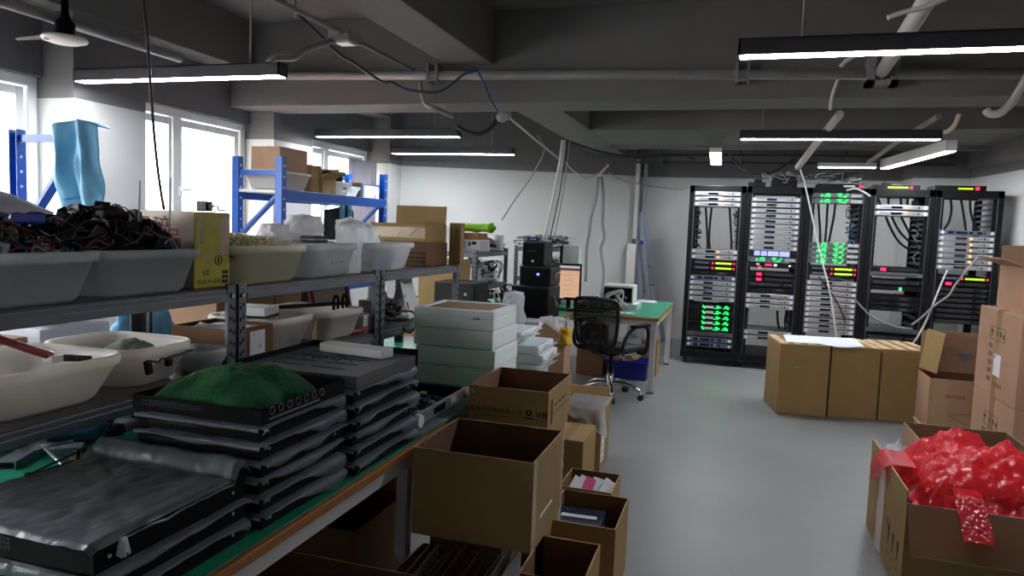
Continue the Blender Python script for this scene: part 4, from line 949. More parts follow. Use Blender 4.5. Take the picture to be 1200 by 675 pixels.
# nearest stack with a big film sheet
for k in range(3):
    tray('black film-wrapped tray %s of the nearest stack' % ['at the bottom', 'in the middle', 'at the top'][k], -1.40, -.988, .912, 1.30, BZ+.002+k*.046, .044, 90+k, 'film-wrapped trays in the nearest stack', drop=.03, cover=k < 2, fdrop=.02)
zn = BZ+.002+3*.046
b = B('film_top')
def big(u, v):
    X = -1.425+.44*u; Y = .903+.422*v; Z = zn+.003+.004*nz(X*9, Y*9, 3)+.002*nz(X*30, Y*12, 1)+.011*abs(nz(X*9+Y*13, Y*6-X*5, 4))*(1-.5*u)+.005*abs(nz(X*22-Y*9, Y*16, 8))
    if X < -1.38: Z -= .6*(-1.38-X)*(1-.8*max(0, v-.6))
    k = max(0, (v-.86)/.14); Z += .034*math.sin(PI*min(1, k*1.05))**.7*(1 if u > .12 else u/.12) if k > 0 else 0
    if u > .97: Z -= .012*(u-.97)/.03
    if v < .03: Z -= .006*(1-v/.03)
    return Vector((X, Y, Z))
b.grid(110, 110, big); tag(b.obj('plastic_sheet'), 'large wrinkled grey film sheet covering the nearest stack', 'plastic sheet')
b = B('clear_bag'); b.grid(8,8,lambda u,v: Vector((.012*math.cos(6*u)*(1-v*.5), .012*math.sin(6*u)*(1-v*.5), .03*v+.006*nz(u*5,v*5)))); tag(b.obj('film_knot', loc=(-.98, .965, zn-.03)), 'twisted white film knot at the corner of the nearest stack', 'film')
# open silver chassis
t = thing('open_server', 'open server with silver front panel and blue circuit boards beside the foam boxes', 'server', (-1.13, 2.42, BZ+.022), 0)
b = B('chassis_black'); b.box(-.16, .14, -.23, .2, 0, .003); b.box(-.16, -.155, -.23, .2, .003, .042); b.box(-.16, .14, .195, .2, .003, .045); b.obj('tray', t)
b = B('perforated'); b.box(-.12, .1, .192, .1935, .01, .04); b.obj('vent_grille', t)
b = B('silver'); b.box(.14, .15, -.25, .22, 0, .044); b.obj('front_panel', t, bev=.003); b = B('display'); b.box(.15, .152, -.10, .0, .01, .034); b.obj('display', t)
b = B('white_gloss'); b.box(.15, .153, .05, .105, .008, .036); b.obj('switch', t)
for yy in (-.24, .22): b = B('white_gloss'); b.cyl((.145,yy,.022),(.165,yy,.022),.022,14); b.obj('knob', t)
b = B('circuit_blue'); b.box(-.12, .1, -.18, .15, .006, .01); r = random.Random(8)
for k in range(40):
    x, y = r.uniform(-.11,.09), r.uniform(-.17,.14); b.m(r.choice(['circuit_blue','black_plastic','bolt','dark_blue_cable'])); b.box(x-.01, x+.01, y-.014, y+.014, .01, .014+r.uniform(0,.02))
b.obj('circuit_board', t)
b = B('film'); b.grid(16, 20, lambda u, v: Vector((-1.30+.36*u, 2.13+.52*v, BZ+.006+.012*abs(nz(u*5, v*5, 6))+.004*u))); tag(b.obj('plastic_sheet', solid=.002), 'grey film sheet under the open server', 'plastic sheet')
# white foam boxes
for k in range(4):
    z = BZ+.001+k*.083; dx = (.0, .006, -.002, -.006)[k]
    t = thing('foam_box', 'white foam box %s of the stack of four' % ['at the bottom', 'second from the bottom', 'third from the bottom', 'on top, open and filled with dark foam,'][k], 'box', (-1.155+dx, 3.1, z), .02*(k%2), 'white foam boxes stacked on the bench')
    b = B('foam'); x, y = .185, .18
    if k < 3:
        b.box(-x, x, -y, y, 0, .081); b.m('light_grey'); b.box(-.02, .02, -y-.0008, -y, .07, .081) if k == 0 else None
        b.obj('body', t, bev=.006)
    else:
        b.box(-x, x, -y, y, 0, .05); b.box(-x, x, -y, -y+.03, .05, .085); b.box(-x, x, y-.03, y, .05, .085); b.box(-x, -x+.03, -y+.03, y-.03, .05, .085); b.box(x-.03, x, -y+.03, y-.03, .05, .085); b.obj('body', t, bev=.004)
        b = B('chipboard'); b.box(-x+.03, x-.03, -y+.03, y-.03, .045, .079); b.obj('insert', t)
        b = B('ink'); b.box(.09, .125, -y-.0012, -y, .046, .05); b.prism([(.10,-y,.053),(.115,-y,.053),(.12,-y,.062),(.116,-y,.056)], (0,-.0012,0), (0,0,0)); b.obj('printed_mark', t)
# ================================================================== cartons in the foreground, beside the bench
def front_print(t, w, d, h, items):
    for txt, size, x, z, m, *rest in items: text(txt, size, m, t, (x, -d/2-.0012, z), '-y', sx=rest[0] if rest else 1)
G1 = None
carton('plain brown carton supporting the large open carton at the bench', -.92, -.67, 2.17, 2.42, 0, .50, 'card_dark', closed=True)
t = carton('large empty open carton with a torn front corner nearest the bench edge', -.90, -.52, 1.98, 2.35, .502, .27, 'card', inside='card_dark')
b = B('tape'); b.box(.1903, .1909, -.187, -.14, 0, .268); b.m('paper'); b.box(.1903, .1912, -.09, .06, .07, .078); b.obj('tape', t)
t = carton('tall brown carton standing under the printed open carton', -.91, -.625, 2.445, 2.845, 0, .715, 'card', closed=True)
b = B('clear_bag'); b.grid(6, 14, lambda u, v: Vector((.146+.006*abs(nz(u*3, v*7)), .13+.05*u, .25+.38*v))); b.obj('film_strip', t)
b = B('ink')
for k in range(4): b.box(.1428, .1434, -.06+k*.012, -.055+k*.012, .55-k*.05, .60-k*.05)
b.obj('printed_marks', t)
t = carton('open carton with Chinese company name and round logo printed on the front', -.90, -.6, 2.45, 2.82, .717, .155, 'card', inside='card_inside')
text('成电子科技有限公司', .0225, 'ink_black', t, (-.045, -.1862, .07), '-y'); text('CHENG ELECTRONIC TECHNOLOGY CO., LTD', .0085, 'ink_black', t, (-.045, -.1862, .05), '-y')
text('成都', .0225, 'ink_black', t, (.127, -.1862, .07), '-y'); text('CHENGDU', .0075, 'ink_black', t, (.127, -.1862, .05), '-y')
b = B('ink_black'); b.cyl((.08,-.1862,.075), (.08,-.1852,.075), .0115, 20); b.box(.063, .097, -.1862, -.1852, .053, .058); b.m('card'); b.box(.078, .082, -.1868, -.1860, .069, .083); b.box(.074, .086, -.1868, -.1860, .0735, .0765); b.obj('printed_logo', t)
b = B('ink')
for k in range(7): b.box(.1503, .1510, -.10+k*.03, -.085+k*.03, .09-.005*(k%2), .094); b.box(.1503, .1510, -.10+k*.03, -.08+k*.03, .06, .063)
b.box(.1503, .1512, -.14, -.136, .03, .12); b.box(.1503, .1512, -.125, -.121, .03, .12); b.obj('printed_text', t)
b = B('lamp_white'); b.bar((-.14,-.1865,.142), (-.128,-.1865,.128), .008, .003); b.obj('tape_scrap', t)
t = carton('open carton full of upright cards under the large empty carton', -.93, -.64, 1.76, 2.14, 0, .40, 'card_dark', inside='card_dark')
r = random.Random(3)
for k in range(11):
    m = 'grey_plastic' if k in (0, 1, 2, 8, 9, 10) else 'card_dark'
    b = B(m); a = r.uniform(-.25, .25); x = -.93+k*.026; y0 = r.uniform(1.80,1.86); pc = at(487+11*k, 652-4*(k in (1,4))+3*(k%3), Y=1.93); b.prism([(pc.x-.03, 1.80, .06), (pc.x, 2.0, .06), (pc.x+.012, 2.0, pc.z+.01), (pc.x-.008, 1.86, pc.z-.03)], (0,0,0), (.004,0,0))
    tag(b.obj('card_sheet'), '%s upright sheet from the left in the carton of cards' % (NTH[k] if k else 'first'), 'sheet', 'sheets in the carton of cards')
t = carton('open carton in the bottom left foreground cut by the frame', at(312,640,Z=.52).x, -.72, 1.24, at(312,640,Z=.52).y, 0, .52, 'card', inside='card_dark', flaps=[('l', 100, .18)])
t = carton('open brown carton standing under the bench behind the table leg', -1.60, -1.17, 2.12, 2.52, 0, .40, 'card', inside='card_dark', flaps=[('b', 12, .12)])
t = carton('small empty carton at the bottom centre in front of the device carton', -.63, -.41, 2.25, 2.57, 0, .30, 'card', inside='card_inside', flaps=[('f', 165, .08)])
t = carton('open carton holding a dark blue device with white strips', -.66, -.375, 2.70, 3.05, 0, .31, 'card', inside='card_inside')
t2 = thing('disk_enclosure', 'dark blue device with white strips lying in the open carton', 'device', (-.555, 2.88, .20), .05)
b = B('dark_blue_cable'); b.box(-.095, .095, -.14, .14, -.195, .05); b.obj('body', t2, bev=.004)
b = B('paper'); b.box(-.08, .07, .02, .05, .05, .054); b.box(-.095, .08, -.13, -.09, .05, .056); b.obj('white_strip', t2)
b = B('bolt')
for k in range(5): b.cyl((-.085+k*.005, -.08+k*.045, .05), (-.085+k*.005, -.08+k*.045, .053), .005, 8)
b.obj('screws', t2)
t = carton('open carton with white and pink paper packets inside', -.69, -.455, 3.08, 3.34, 0, .31, 'card', inside='card_inside')
for k, (x, y, a, m, rz) in enumerate(((-.64,3.18,.5,'paper',.4),(-.61,3.2,.75,'paper',.3),(-.58,3.19,.6,'pink',.25),(-.545,3.2,.7,'paper',.2),(-.505,3.2,.55,'paper',.5))):
    b = B(m); mx = Matrix.Translation((x, y, .26)) @ Matrix.Rotation(rz, 4, 'Y') @ Matrix.Rotation(-.9, 4, 'X'); b.box(-.03, .03, -.012, .012, -.08, .07, mx)
    tag(b.obj('paper_packet', bev=.004), ['leftmost white paper packet in the carton', 'second white paper packet in the carton', 'pink paper packet between the white packets', 'white paper packet right of the pink one', 'rightmost white paper packet in the carton'][k], 'packet', 'paper packets in the carton')
t = carton('carton draped with a clear plastic bag behind the printed carton', -.96, -.70, 4.2, 4.5, 0, .40, 'card', inside='card_dark', flaps=[('b', 5, .06)])
b = B('paper'); b.box(.1303, .131, -.13, -.02, .06, .26); b.m('ink')
for k in range(4): b.box(.131, .1314, -.12, -.04, .08+k*.04, .084+k*.04)
b.obj('shipping_label', t)
b = B('clear_bag')
def drape(u, v):
    x = -.93+.25*u; q = nz(u*4, v*4, 8)
    if v < .5: return Vector((x, 4.47-.5*v*.56, .405+.02*abs(q)+.006))
    k = (v-.5)*2; return Vector((x+.02*k+.01*q, 4.19-.01-.015*q, .41-.12*k*(.5+u)))
b.grid(16, 14, drape); tag(b.obj('plastic_bag'), 'clear crumpled plastic bag draped over the small carton', 'bag')
t = carton('small closed carton beside the bag-draped carton', -.93, -.71, 3.72, 4.08, 0, .33, 'card', closed=True, tape='tape')
carton('dark carton at the back under the bench, behind the carton by the table leg', -2.18, -1.66, 2.07, 2.54, 0, .56, 'card_dark', closed=True)  # added blocker closing the bright gap seen beneath the bench
# white wrapped packs behind the foam boxes, on the bench
zz = BZ+.001
for k, (x1, h, dy) in enumerate(((-.86,.035,0),(-.84,.05,.01),(-.86,.045,.0),(-.965,.028,.02),(-.955,.026,.03))):
    t = thing('foam_pack', ['film-wrapped white pack at the bottom of the stack behind the foam boxes', 'second white pack up behind the foam boxes, with torn film', 'third white pack up behind the foam boxes', 'thin white pack fourth up behind the foam boxes', 'thin white pack on top behind the foam boxes'][k], 'pack', (x1-.17, 3.50+dy, zz), 0, 'white packs behind the foam boxes')
    b = B('foam_wrap'); b.box(-.17, .15, -.15, .15, 0, h-.002); b.obj('body', t, bev=.008)
    b = B('clear_bag' if k < 3 else 'foam_wrap'); b.grid(8, 12, lambda u, v: Vector((.148+.03*u+.008*nz(v*6, k, u), -.15+.3*v, h*.5+(h*.46)*(1-u*1.2)*math.cos(v*9+k)*.6))); b.obj('film_end', t); zz += h+.001
t = carton('tall brown carton past the end of the bench under the plastic bag', -1.05, -.90, 4.0, 4.17, 0, .79, 'card_pink', closed=True)
bag('plastic_bag', 'white plastic bag with a brown bundle on the tall carton', (-1.0, 4.09, .79), .24, .24, .15, 'white_bag', 17)
b = B('card_pink'); b.box(-.06, .05, -.02, .02, -.05, .05, Matrix.Rotation(.6,4,'Y')); tag(b.obj('brown_packet', loc=(-.99, 3.972, .845)), 'brown packet showing in the white plastic bag', 'packet')
bag('yellow_package', 'crumpled yellow package beside the white plastic bag', (-.905, 4.03, .79), .08, .10, .10, 'yellow', 23, cat='package', top=.85)
# ================================================================== right side
# three cartons before the racks
sl = (6.456-6.272)/(1.538-.352); ang3 = math.atan(sl)
for k, (x0, x1) in enumerate(((.352,.742),(.752,1.128),(1.138,1.535))):
    xm = (x0+x1)/2; ym = 6.272+sl*(xm-.352)+.26+(.0 if k == 0 else .02)
    t = thing('carton', ['brown carton at the left of the row of three, under the white sheet', 'middle carton of the row of three before the racks', 'brown carton at the right of the row of three, with striped top'][k], 'box', (xm, ym, 0), ang3, 'row of three cartons before the racks')
    w = (x1-x0)/2; b = B('card'); b.box(-w, w, -.26, .26, 0, .575); b.m('card_edge'); b.box(-w+.002, w-.002, -.258, .258, .575, .588)
    b.obj('body', t, bev=.005)
    b = B('tape')
    for q in (-.55,.0,.55): b.box(q*w-.024, q*w+.024, -.2585, .2585, .588, .5888)
    b.box(-w+.003, w-.003, -.03, -.01, .5882, .5886); b.obj('tape_strips', t)
    b = B('lamp_white'); b.bar((-.08+.1*k,-.2606,.39), (-.01+.1*k,-.2606,.405), .006, .001); b.obj('scuff', t)
b = B('sheet_white')
def sh(u, v):
    p = Vector((.44+.60*u, 6.32+.46*v+sl*(.1+.6*u), .592+.006*abs(nz(u*5, v*5, 3))))
    fr = .05*nz(u*3, .2, 4)
    if v < .12 and u > .45: p.y -= .13*(1-v/.12)*min(1, (u-.45)*6)*min(1, (1-u)*4); p.z = .592
    return p
b.grid(30, 20, sh)
def hang(u, v): return Vector((.74+.22*u, 6.268+sl*(.40+.22*u)-.012, .592-.055*v*(1-abs(u-.45)*1.6)+.004))
tag(b.obj('sheet', solid=.003), 'white paper sheet lying over two of the three cartons', 'sheet')
# open carton with tall back flap
t = carton('open carton with a tall raised back flap and printed triangle', 1.42, 1.90, 5.95, 6.32, 0, .46, 'card_pink', inside='card_dark', flaps=[('b', 2, .31)])
b = B('card'); mx = Matrix.Translation((-.24,.17,.46)) @ Matrix.Rotation(.12, 4, 'Y') @ Matrix.Rotation(.35, 4, 'Z'); b.box(-.003, .003, -.22, 0, .02, .33, mx); b.obj('flap', t)
text('FRAGILE', .036, 'ink', t, (-.07, -.1862, .335), '-y'); b = B('ink'); b.bar((-.10,-.1862,.19),(.16,-.1862,.25),.004,.002); b.bar((-.10,-.1862,.19),(.16,-.1862,.08),.004,.002); b.obj('printed_triangle', t)
b = B('tape_clear'); b.box(-.215, -.12, -.1862, -.1855, .0, .458); b.obj('tape', t)
b = B('film'); b.prism([(.0,.165,.62),(.13,.165,.62),(.10,.16,.57),(.05,.16,.55)], (0,0,0), (0,-.003,0)); b.obj('document_pouch', t)
t = carton('low open carton on the floor in front of the tall-flapped carton', 1.31, 1.53, 5.52, 5.80, 0, .15, 'card_pink', inside='card_inside', flaps=[('l', 20, .05)])
# tower of two cartons
for k in range(2):
    t = thing('carton', ['lower pinkish carton of the tower at the right edge', 'upper pinkish carton of the tower at the right edge'][k], 'box', (1.84, 5.045+.01*k, .531*k), .0, 'tower of two cartons')
    b = B('card_pink'); b.box(-.29, .29, -.37, .37, 0, .529); b.obj('body', t, bev=.006)
    b = B('tape'); b.box(-.2907, -.29, -.04, .04, 0, .529); b.box(-.29, .29, -.04, .04, .5291, .5297); b.obj('tape', t)
    b = B('ink'); X = -.2912; y0, z0 = .13, .36         # printed frame with handling symbols
    def q(a, c, d, e): b.box(X, X+.0008, min(a,c), max(a,c), d, e)
    q(y0, y0-.25, .42, .423); q(y0, y0-.25, .34, .343); q(y0, y0-.003, .34, .42); q(y0-.25, y0-.253, .34, .42)
    q(.105, .095, .36, .405); q(.115, .085, .385, .40); q(.03, .0, .375, .385); q(.02, .01, .385, .395); q(-.04, -.06, .365, .40); q(-.09, -.11, .36, .39)
    for j in range(5):
        z = .30-.052*j
        for yy in (.10, .135): q(yy, yy-.022, z, z+.005); q(yy, yy-.022, z-.012, z-.008); q(yy, yy-.022, z+.012, z+.016); q(yy, yy-.004, z-.012, z+.016); q(yy-.018, yy-.022, z-.012, z+.016)
    q(.02,-.14,.085,.088); q(.02,-.14,.075,.078); q(0.0,-.13,.067,.07); b.obj('printed_symbols', t)
    b = B('paper'); b.box(-.292, -.2905, -.09, .03, .13, .26); b.m('ink_black'); b.box(-.2924, -.2918, .0, .025, .24, .25); b.obj('shipping_label', t)
# open carton on the tower
t = carton('open pinkish carton on top of the tower with its flap sticking out', 1.585, 2.05, 4.80, 5.25, 1.062, .27, 'card_pink', inside='card_dark', flaps=[('b', 0, .12)])
b = B('card_pink'); mx = Matrix.Translation((-.2325, 0, .27)) @ Matrix.Rotation(-math.radians(70), 4, 'Y'); b.box(-.003, .003, -.22, .22, 0, .13, mx); b.obj('flap', t)
# red bubble wrap carton
RX = .72
t = carton('large open carton overflowing with red bubble wrap', RX, 1.62, 3.2, 4.0, 0, .40, 'card', inside='card_dark', flaps=[('f', 152, .20), ('l', -2, .05)])
text('易碎', .05, 'ink', t, (-.4512, -.1, .2), '-x')
b = B('ink')
for k in range(3):
    y = -.32+k*.09; b.box(-.4512, -.4503, y, y+.03, .16, .20); b.box(-.4512, -.4503, y+.01, y+.02, .12, .16); b.box(-.4512, -.4503, y, y+.03, .08, .084)
b.obj('printed_symbols', t)
b = B('ink'); b.box(-.10, .09, -.4012, -.4003, .05, .085); b.m('card').box(-.09, -.06, -.4016, -.4008, .055, .08); b.box(.05, .08, -.4016, -.4008, .055, .08); b.obj('printed_bar', t)
for k, (y0, y1) in enumerate(((.6,1.32),(1.34,2.05),(2.56,3.1),(3.12,3.7))): carton(['dark carton at the back under the bench, nearest the viewer', 'second dark carton at the back under the bench', 'third dark carton at the back under the bench', 'dark carton at the back under the bench, farthest away'][k], -2.18, -1.66, y0, y1, 0, .52, 'card_dark', closed=True, group='dark cartons under the bench')  # cartons added to shut out the light behind and keep the under-bench dark
b = B('tape_clear'); b.box(-.4508, -.4502, .02, .16, .0, .40); b.obj('tape', t)
b = B('bubble_red')
def rw(u, v):
    x = RX+.06+.86*u; y = 3.26+.70*v
    e = min(1, 6*min(u+.02, 1.02-u, v+.02, 1.02-v)); q = nz(u*2.6, v*2.6, 3); f = abs(nz(u*5, v*4, 8)); g = abs(nz(u*9+3, v*10, 5))
    return Vector((x+.03*nz(u*4,v*4,1), y+.03*nz(u*4,v*4,2), .34+.17*e*math.sin(PI*min(1,max(0,u*.9+.06)))**.5*(1-.55*(1-v)**2)+.08*q*e+.10*f*e-.035*g-.03*abs(nz(u*17, v*15, 9))))
b.grid(110, 90, rw)
tag(b.obj('bubble_wrap'), 'red bubble wrap heaped in the large carton', 'bubble wrap')
b = B('bubble_red')
def rw2(u, v):
    x = .82+.52*u; y = 3.34+.42*v; a = math.sin(PI*u)*math.sin(PI*v)
    return Vector((x, y, .43+.13*a**.5+.07*abs(nz(u*4, v*4, 12))-.04*abs(nz(u*9, v*8, 2))-.02*abs(nz(u*19,v*17,6))))
b.grid(80, 64, rw2)
def rw3(u, v):      # loose strip over the left wall
    return Vector((RX+.10-.135*math.sin(min(1, v*1.4)*PI/2)-.006*nz(u*5, v*5), 3.52+.26*u+.03*v, .46-.0*v-.18*max(0, v-.35)*(.6+.8*u)))
tag(b.obj('bubble_wrap'), 'upper fold of red bubble wrap on the heap in the carton', 'bubble wrap')
b = B('bubble_red'); b.grid(16, 16, rw3); tag(b.obj('bubble_wrap'), 'red bubble wrap strip hanging over the left side of the carton', 'bubble wrap')
b = B('bubble_red'); b.grid(10, 18, lambda u, v: Vector((.90+.10*u+.012*nz(v*3,u), 3.34-.25*v-.0, .44-.0*v+.0-.22*max(0, v-.42)+.006))); tag(b.obj('bubble_wrap'), 'red bubble wrap strip lying down over the front flap', 'bubble wrap')
t = carton('open carton behind the red bubble wrap carton', .95, 1.45, 4.08, 4.45, 0, .45, 'card_pink', inside='card_dark')
bag('plastic_bag', 'small white plastic bag behind the red wrap carton', (.88, 4.2, 0), .18, .2, .40, 'white_bag', 27)
# ================================================================== cartons at the far end of the top shelf
t = carton('lower worn brown carton at the end of the top shelf', -1.86, -1.55, 3.50, 3.79, SZ, .125, 'card_dark', closed=True)
b = B('ink')
for k in range(3): b.box(-.14, .15, -.1465, -.1455, .02+k*.022, .028+k*.022)
b.obj('printed_lines', t)
t = carton('upper taped brown carton with its rear flap raised on the top shelf', -1.87, -1.555, 3.49, 3.78, SZ+.127, .095, 'card', inside='card_dark', flaps=[('b', 3, .10), ('f', 95, .0001)][:1])
b = B('tape_clear'); b.box(-.1585, .1585, -.1462, -.1452, .02, .075); b.m('film'); b.bar((0,-.147,.03),(.03,-.147,.07),.006,.002); b.bar((.07,-.147,.03),(.12,-.147,.075),.006,.002); b.obj('tape', t)
t = carton('narrow upright carton with a column of print at the shelf end', -1.545, -1.475, 3.80, 3.86, SZ, .235, 'card', closed=True)
for k, c in enumerate('易碎品'): text(c, .02, 'ink', t, (.01, -.0312, .19-.025*k), '-y')
b = B('light_grey'); b.cyl((0,-.03,.05),(0,.03,.05),.05,24); tag(b.obj('round_lid', loc=(-1.45, 2.80, BZ)), 'white round lid standing on the bench behind the trays', 'lid')
b = B('lilac'); b.lathe([(0,0),(.06,0),(.05,.03),(.0,.045)], n=16); tag(b.obj('cap', loc=(-1.37, 2.95, BZ)), 'lilac cap lying on the bench left of the foam boxes', 'cap')
# ================================================================== rear desks
def desk(label, x0, x1, y0, y1, z, legs):
    t = thing('desk', label, 'desk', (x0, y0, 0)); W, L = x1-x0, y1-y0
    b = B('wood_edge'); b.box(0, W, 0, L, z-.028, z-.002); b.obj('tabletop', t, bev=.003)
    b = B('green_mat'); b.box(.012, W-.012, .012, L-.012, z-.004, z); b.obj('mat', t)
    b = B('white_leg'); b.box(.02, W-.02, .02, .06, z-.075, z-.028); b.box(.02, W-.02, L-.06, L-.02, z-.075, z-.028); b.box(.02, .06, .06, L-.06, z-.075, z-.028); b.box(W-.06, W-.02, .06, L-.06, z-.075, z-.028); b.obj('apron', t)
    for x, y in legs:
        b = B('white_leg'); b.box(x-x0-.025, x-x0+.025, y-y0-.025, y-y0+.025, .012, z-.075); b.m('black_rubber'); b.box(x-x0-.03, x-x0+.03, y-y0-.03, y-y0+.03, 0, .014); b.obj('leg', t, bev=.004)
    return t
DZ = .69
desk('green-topped desk behind the foam boxes carrying the black computers', -2.47, -1.40, 4.62, 6.47, DZ, ((-1.45,4.67),(-1.45,6.42),(-2.42,4.67),(-2.42,6.42)))
desk('green-topped desk with white legs behind the office chair', -2.47, -.615, 6.49, 8.15, DZ, ((-.665,6.54),(-.665,8.10),(-1.50,6.54),(-2.42,6.54),(-2.42,8.10)))
shelf_unit('grey steel shelf on the rear desk holding the lime bag and white roll', -2.41, -2.03, 5.60, 6.46, (.935, 1.222), DZ, 1.25)
shelf_unit('grey steel shelf behind the black computers heaped with electronics', -2.12, -1.74, 6.95, 7.75, (.95, 1.25), DZ, 1.27)
# computers
def tower(label, x0, x1, y0, y1, z, h, kind):
    t = thing('computer', label, 'computer', ((x0+x1)/2, (y0+y1)/2, z)); x, y = (x1-x0)/2, (y1-y0)/2
    b = B('black_plastic'); b.box(-x, x, -y, y, 0, h); b.obj('case', t, bev=.01)
    b = B('black_matte'); b.box(-x+.012, x-.012, -y-.006, -y, .012, h-.012); fp_ = b.obj('front_panel', t, bev=.003)
    if kind == 'led':
        b = B('led_blue'); b.cyl((.03,-y-.012,h*.62),(.03,-y-.004,h*.62),.011,10); b.obj('power_light', fp_)
        b = B('grey_plastic'); b.cable([(x+.002,-.05,h*.35),(x+.004,0,h*.6),(x+.004,.1,h*.68)], .006, 6); b.obj('handle', t)
    elif kind == 'logo':
        b = B('bolt'); b.cyl((.0,-y-.008,h*.2),(.0,-y-.005,h*.2),.012,12); b.obj('badge', fp_); b = B('device_dark'); b.box(-.06,.02,-y-.0075,-y-.005,h*.6,h*.63); b.obj('drive_slot', t)
    else:
        b = B('dark_blue_cable'); b.box(-x+.01, x-.01, -y-.001, y*.9, h-.0005, h+.001); b.obj('top_panel', t); b = B('grey_plastic'); b.bar((x+.003,-.06,h*.7),(x+.003,.05,h*.35),.03,.012); b.obj('label_plate', t)
    return t
tower('large black computer case at the bottom of the computer stack', -1.77, -1.445, 5.75, 6.15, DZ, .275, 'top')
tower('black computer with a blue light in the middle of the stack', -1.73, -1.46, 5.84, 6.2, DZ+.277, .158, 'led')
tower('black computer on top of the stack with a round badge', -1.745, -1.55, 5.95, 6.25, DZ+.437, .20, 'logo')
t = thing('computer', 'pale grey computer case standing behind the monitor', 'computer', (-1.585, 7.35, DZ)); 
b = B('light_grey'); b.box(-.085, .085, -.2, -.12, .0, .60); b.obj('case', t, bev=.004); b = B('black_plastic'); b.box(-.115, -.086, -.2, -.12, 0, .60); b.obj('front_panel', t, bev=.004)
t = thing('monitor', 'upright monitor showing a peach-coloured page on the desk corner', 'monitor', (-1.475, 6.62, DZ), .12)
b = B('black_plastic'); b.box(-.115, .115, -.015, .02, .10, .44); bz_ = b.obj('bezel', t, bev=.005)
b = B('screen_peach'); b.box(-.095, .098, -.0165, -.0148, .125, .375); b.m('screen_dark'); b.box(-.095, .098, -.0168, -.0148, .375, .397); b.m('screen_white'); b.box(-.095, .098, -.0168, -.0148, .397, .42); b.m('screen_white'); b.box(-.095, -.04, -.0172, -.0148, .115, .125)
b.m('ink_red')
for k in range(5): b.box(-.06+.003*k, .03+.01*(k%3), -.0170, -.0160, .33-.045*k, .332-.045*k)
b.obj('screen', bz_)
b = B('black_plastic'); b.box(-.02, .02, .02, .04, .02, .25); b.box(-.09, .09, -.06, .1, 0, .015); b.obj('stand', t, bev=.004)
t = thing('oscilloscope', 'black instrument with a silver frame on the rear desk behind the cables', 'instrument', (-1.085, 7.2, DZ+.052))
b = B('light_grey'); b.box(-.15, .15, -.1, .2, 0, .175); b.obj('case', t, bev=.006); b = B('black_matte'); b.box(-.138, .138, -.106, -.1, .012, .155); b.obj('front_panel', t)
b = B('grey_plastic'); b.cyl((.08,-.112,.06),(.08,-.105,.06),.012,10); b.obj('knob', t)
t = thing('base_box', 'pale blue box under the black instrument', 'box', (-1.06, 7.22, DZ)); b = B('light_grey'); b.box(-.17, .17, -.13, .18, 0, .05); b.m('blue_cloth').box(.171,.172,-.1,.1,.01,.03); b.obj('body', t, bev=.005)
t = thing('plastic_tray', 'white shallow tray at the right of the rear desk', 'tray', (-.88, 7.85, DZ)); tub_mesh('white_gloss', .2, .14, .025, .9, .004, .015, .003).obj('tub', t)
t = thing('plastic_tray', 'white flat tray at the corner of the desk by the big computer case', 'tray', (-1.50, 5.58, DZ)); b = B('sheet_white'); b.box(-.10, .085, -.10, .12, .001, .022); b.obj('tub', t, bev=.005)
tangle('cable_tangle', 'heap of grey and black cables on the desk behind the office chair', -1.42, -1.0, 6.62, 6.98, DZ, .12, 61, 6, 60, ['grey_cable','white_cable','black_rubber','black_rubber','grey_cable'], .007)
b = B('grey_cable')
rr_ = random.Random(5)
for k in range(5): b.m(('white_cable','grey_cable')[k%2]).cable([(-1.26+.04*k, 6.98, DZ+.04),(-1.17+rr_.uniform(-.03,.03), 7.03, DZ+.09+rr_.uniform(0,.05)),(-1.07+rr_.uniform(-.04,.04), 7.06, DZ+.13+rr_.uniform(0,.06)),(-1.05+rr_.uniform(-.05,.05), 7.05, DZ+.07+rr_.uniform(0,.05)),(-1.0+rr_.uniform(-.06,.06), 7.02, DZ+.03)], .009, 6)
tag(b.obj('cable_loop'), 'pale cable loop hanging before the black instrument', 'cable')
b = B('yellow'); b.grid(6,6,lambda u,v: Vector(((u-.5)*.1,(v-.5)*.08,.02+.015*nz(u*5,v*5,2)))); b.m('paper').grid(6,6,lambda u,v: Vector((.1+(u-.5)*.16,(v-.5)*.1,.015+.012*nz(u*5,v*5,6)))); tag(b.obj('paper_scraps', loc=(-1.03, 6.62, DZ), solid=.003), 'yellow and white paper scraps at the front of the rear desk', 'paper')
t = thing('keyboard', 'dark keyboard and papers below the monitor', 'keyboard', (-1.3, 6.6, DZ), .1); b = B('black_plastic'); b.box(-.17, .17, -.06, .06, 0, .02); b.obj('body', t, bev=.004); b = B('device_dark')
for j in range(4):
    for i in range(12): b.box(-.16+i*.027, -.138+i*.027, -.05+j*.026, -.029+j*.026, .02, .025)
b.obj('keys', t)
# clutter heaps on the rear shelves
def clutter(label, x0, x1, y0, y1, z, h, seed, n, cols):
    r = random.Random(seed); b = B()
    for k in range(n):
        x, y = r.uniform(x0+.04, x1-.04), r.uniform(y0+.04, y1-.04); zz = z+h*r.uniform(0,.75)
        mx = Matrix.Translation((x, y, zz)) @ Matrix.Rotation(r.uniform(0, PI), 4, 'Z') @ Matrix.Rotation(r.uniform(-.25, .25), 4, 'X')
        a, c, d = r.uniform(.02,.07), r.uniform(.03,.10), r.uniform(.004,.025); b.m(r.choice(cols)).box(-a, a, -c, c, 0, d*1.3, mx)
    for k in range(n):
        x, y = r.uniform(x0, x1), r.uniform(y0, y1); b.m(r.choice(['black_rubber','grey_cable','white_cable','black_rubber'])).cable([(x+r.uniform(-.08,.08), y+r.uniform(-.08,.08), z+h*r.uniform(.1,1)) for _ in range(5)], .005, 5, 4)
    return tag(b.obj('electronics_heap', norm=False), label, 'electronics', None, 'stuff')
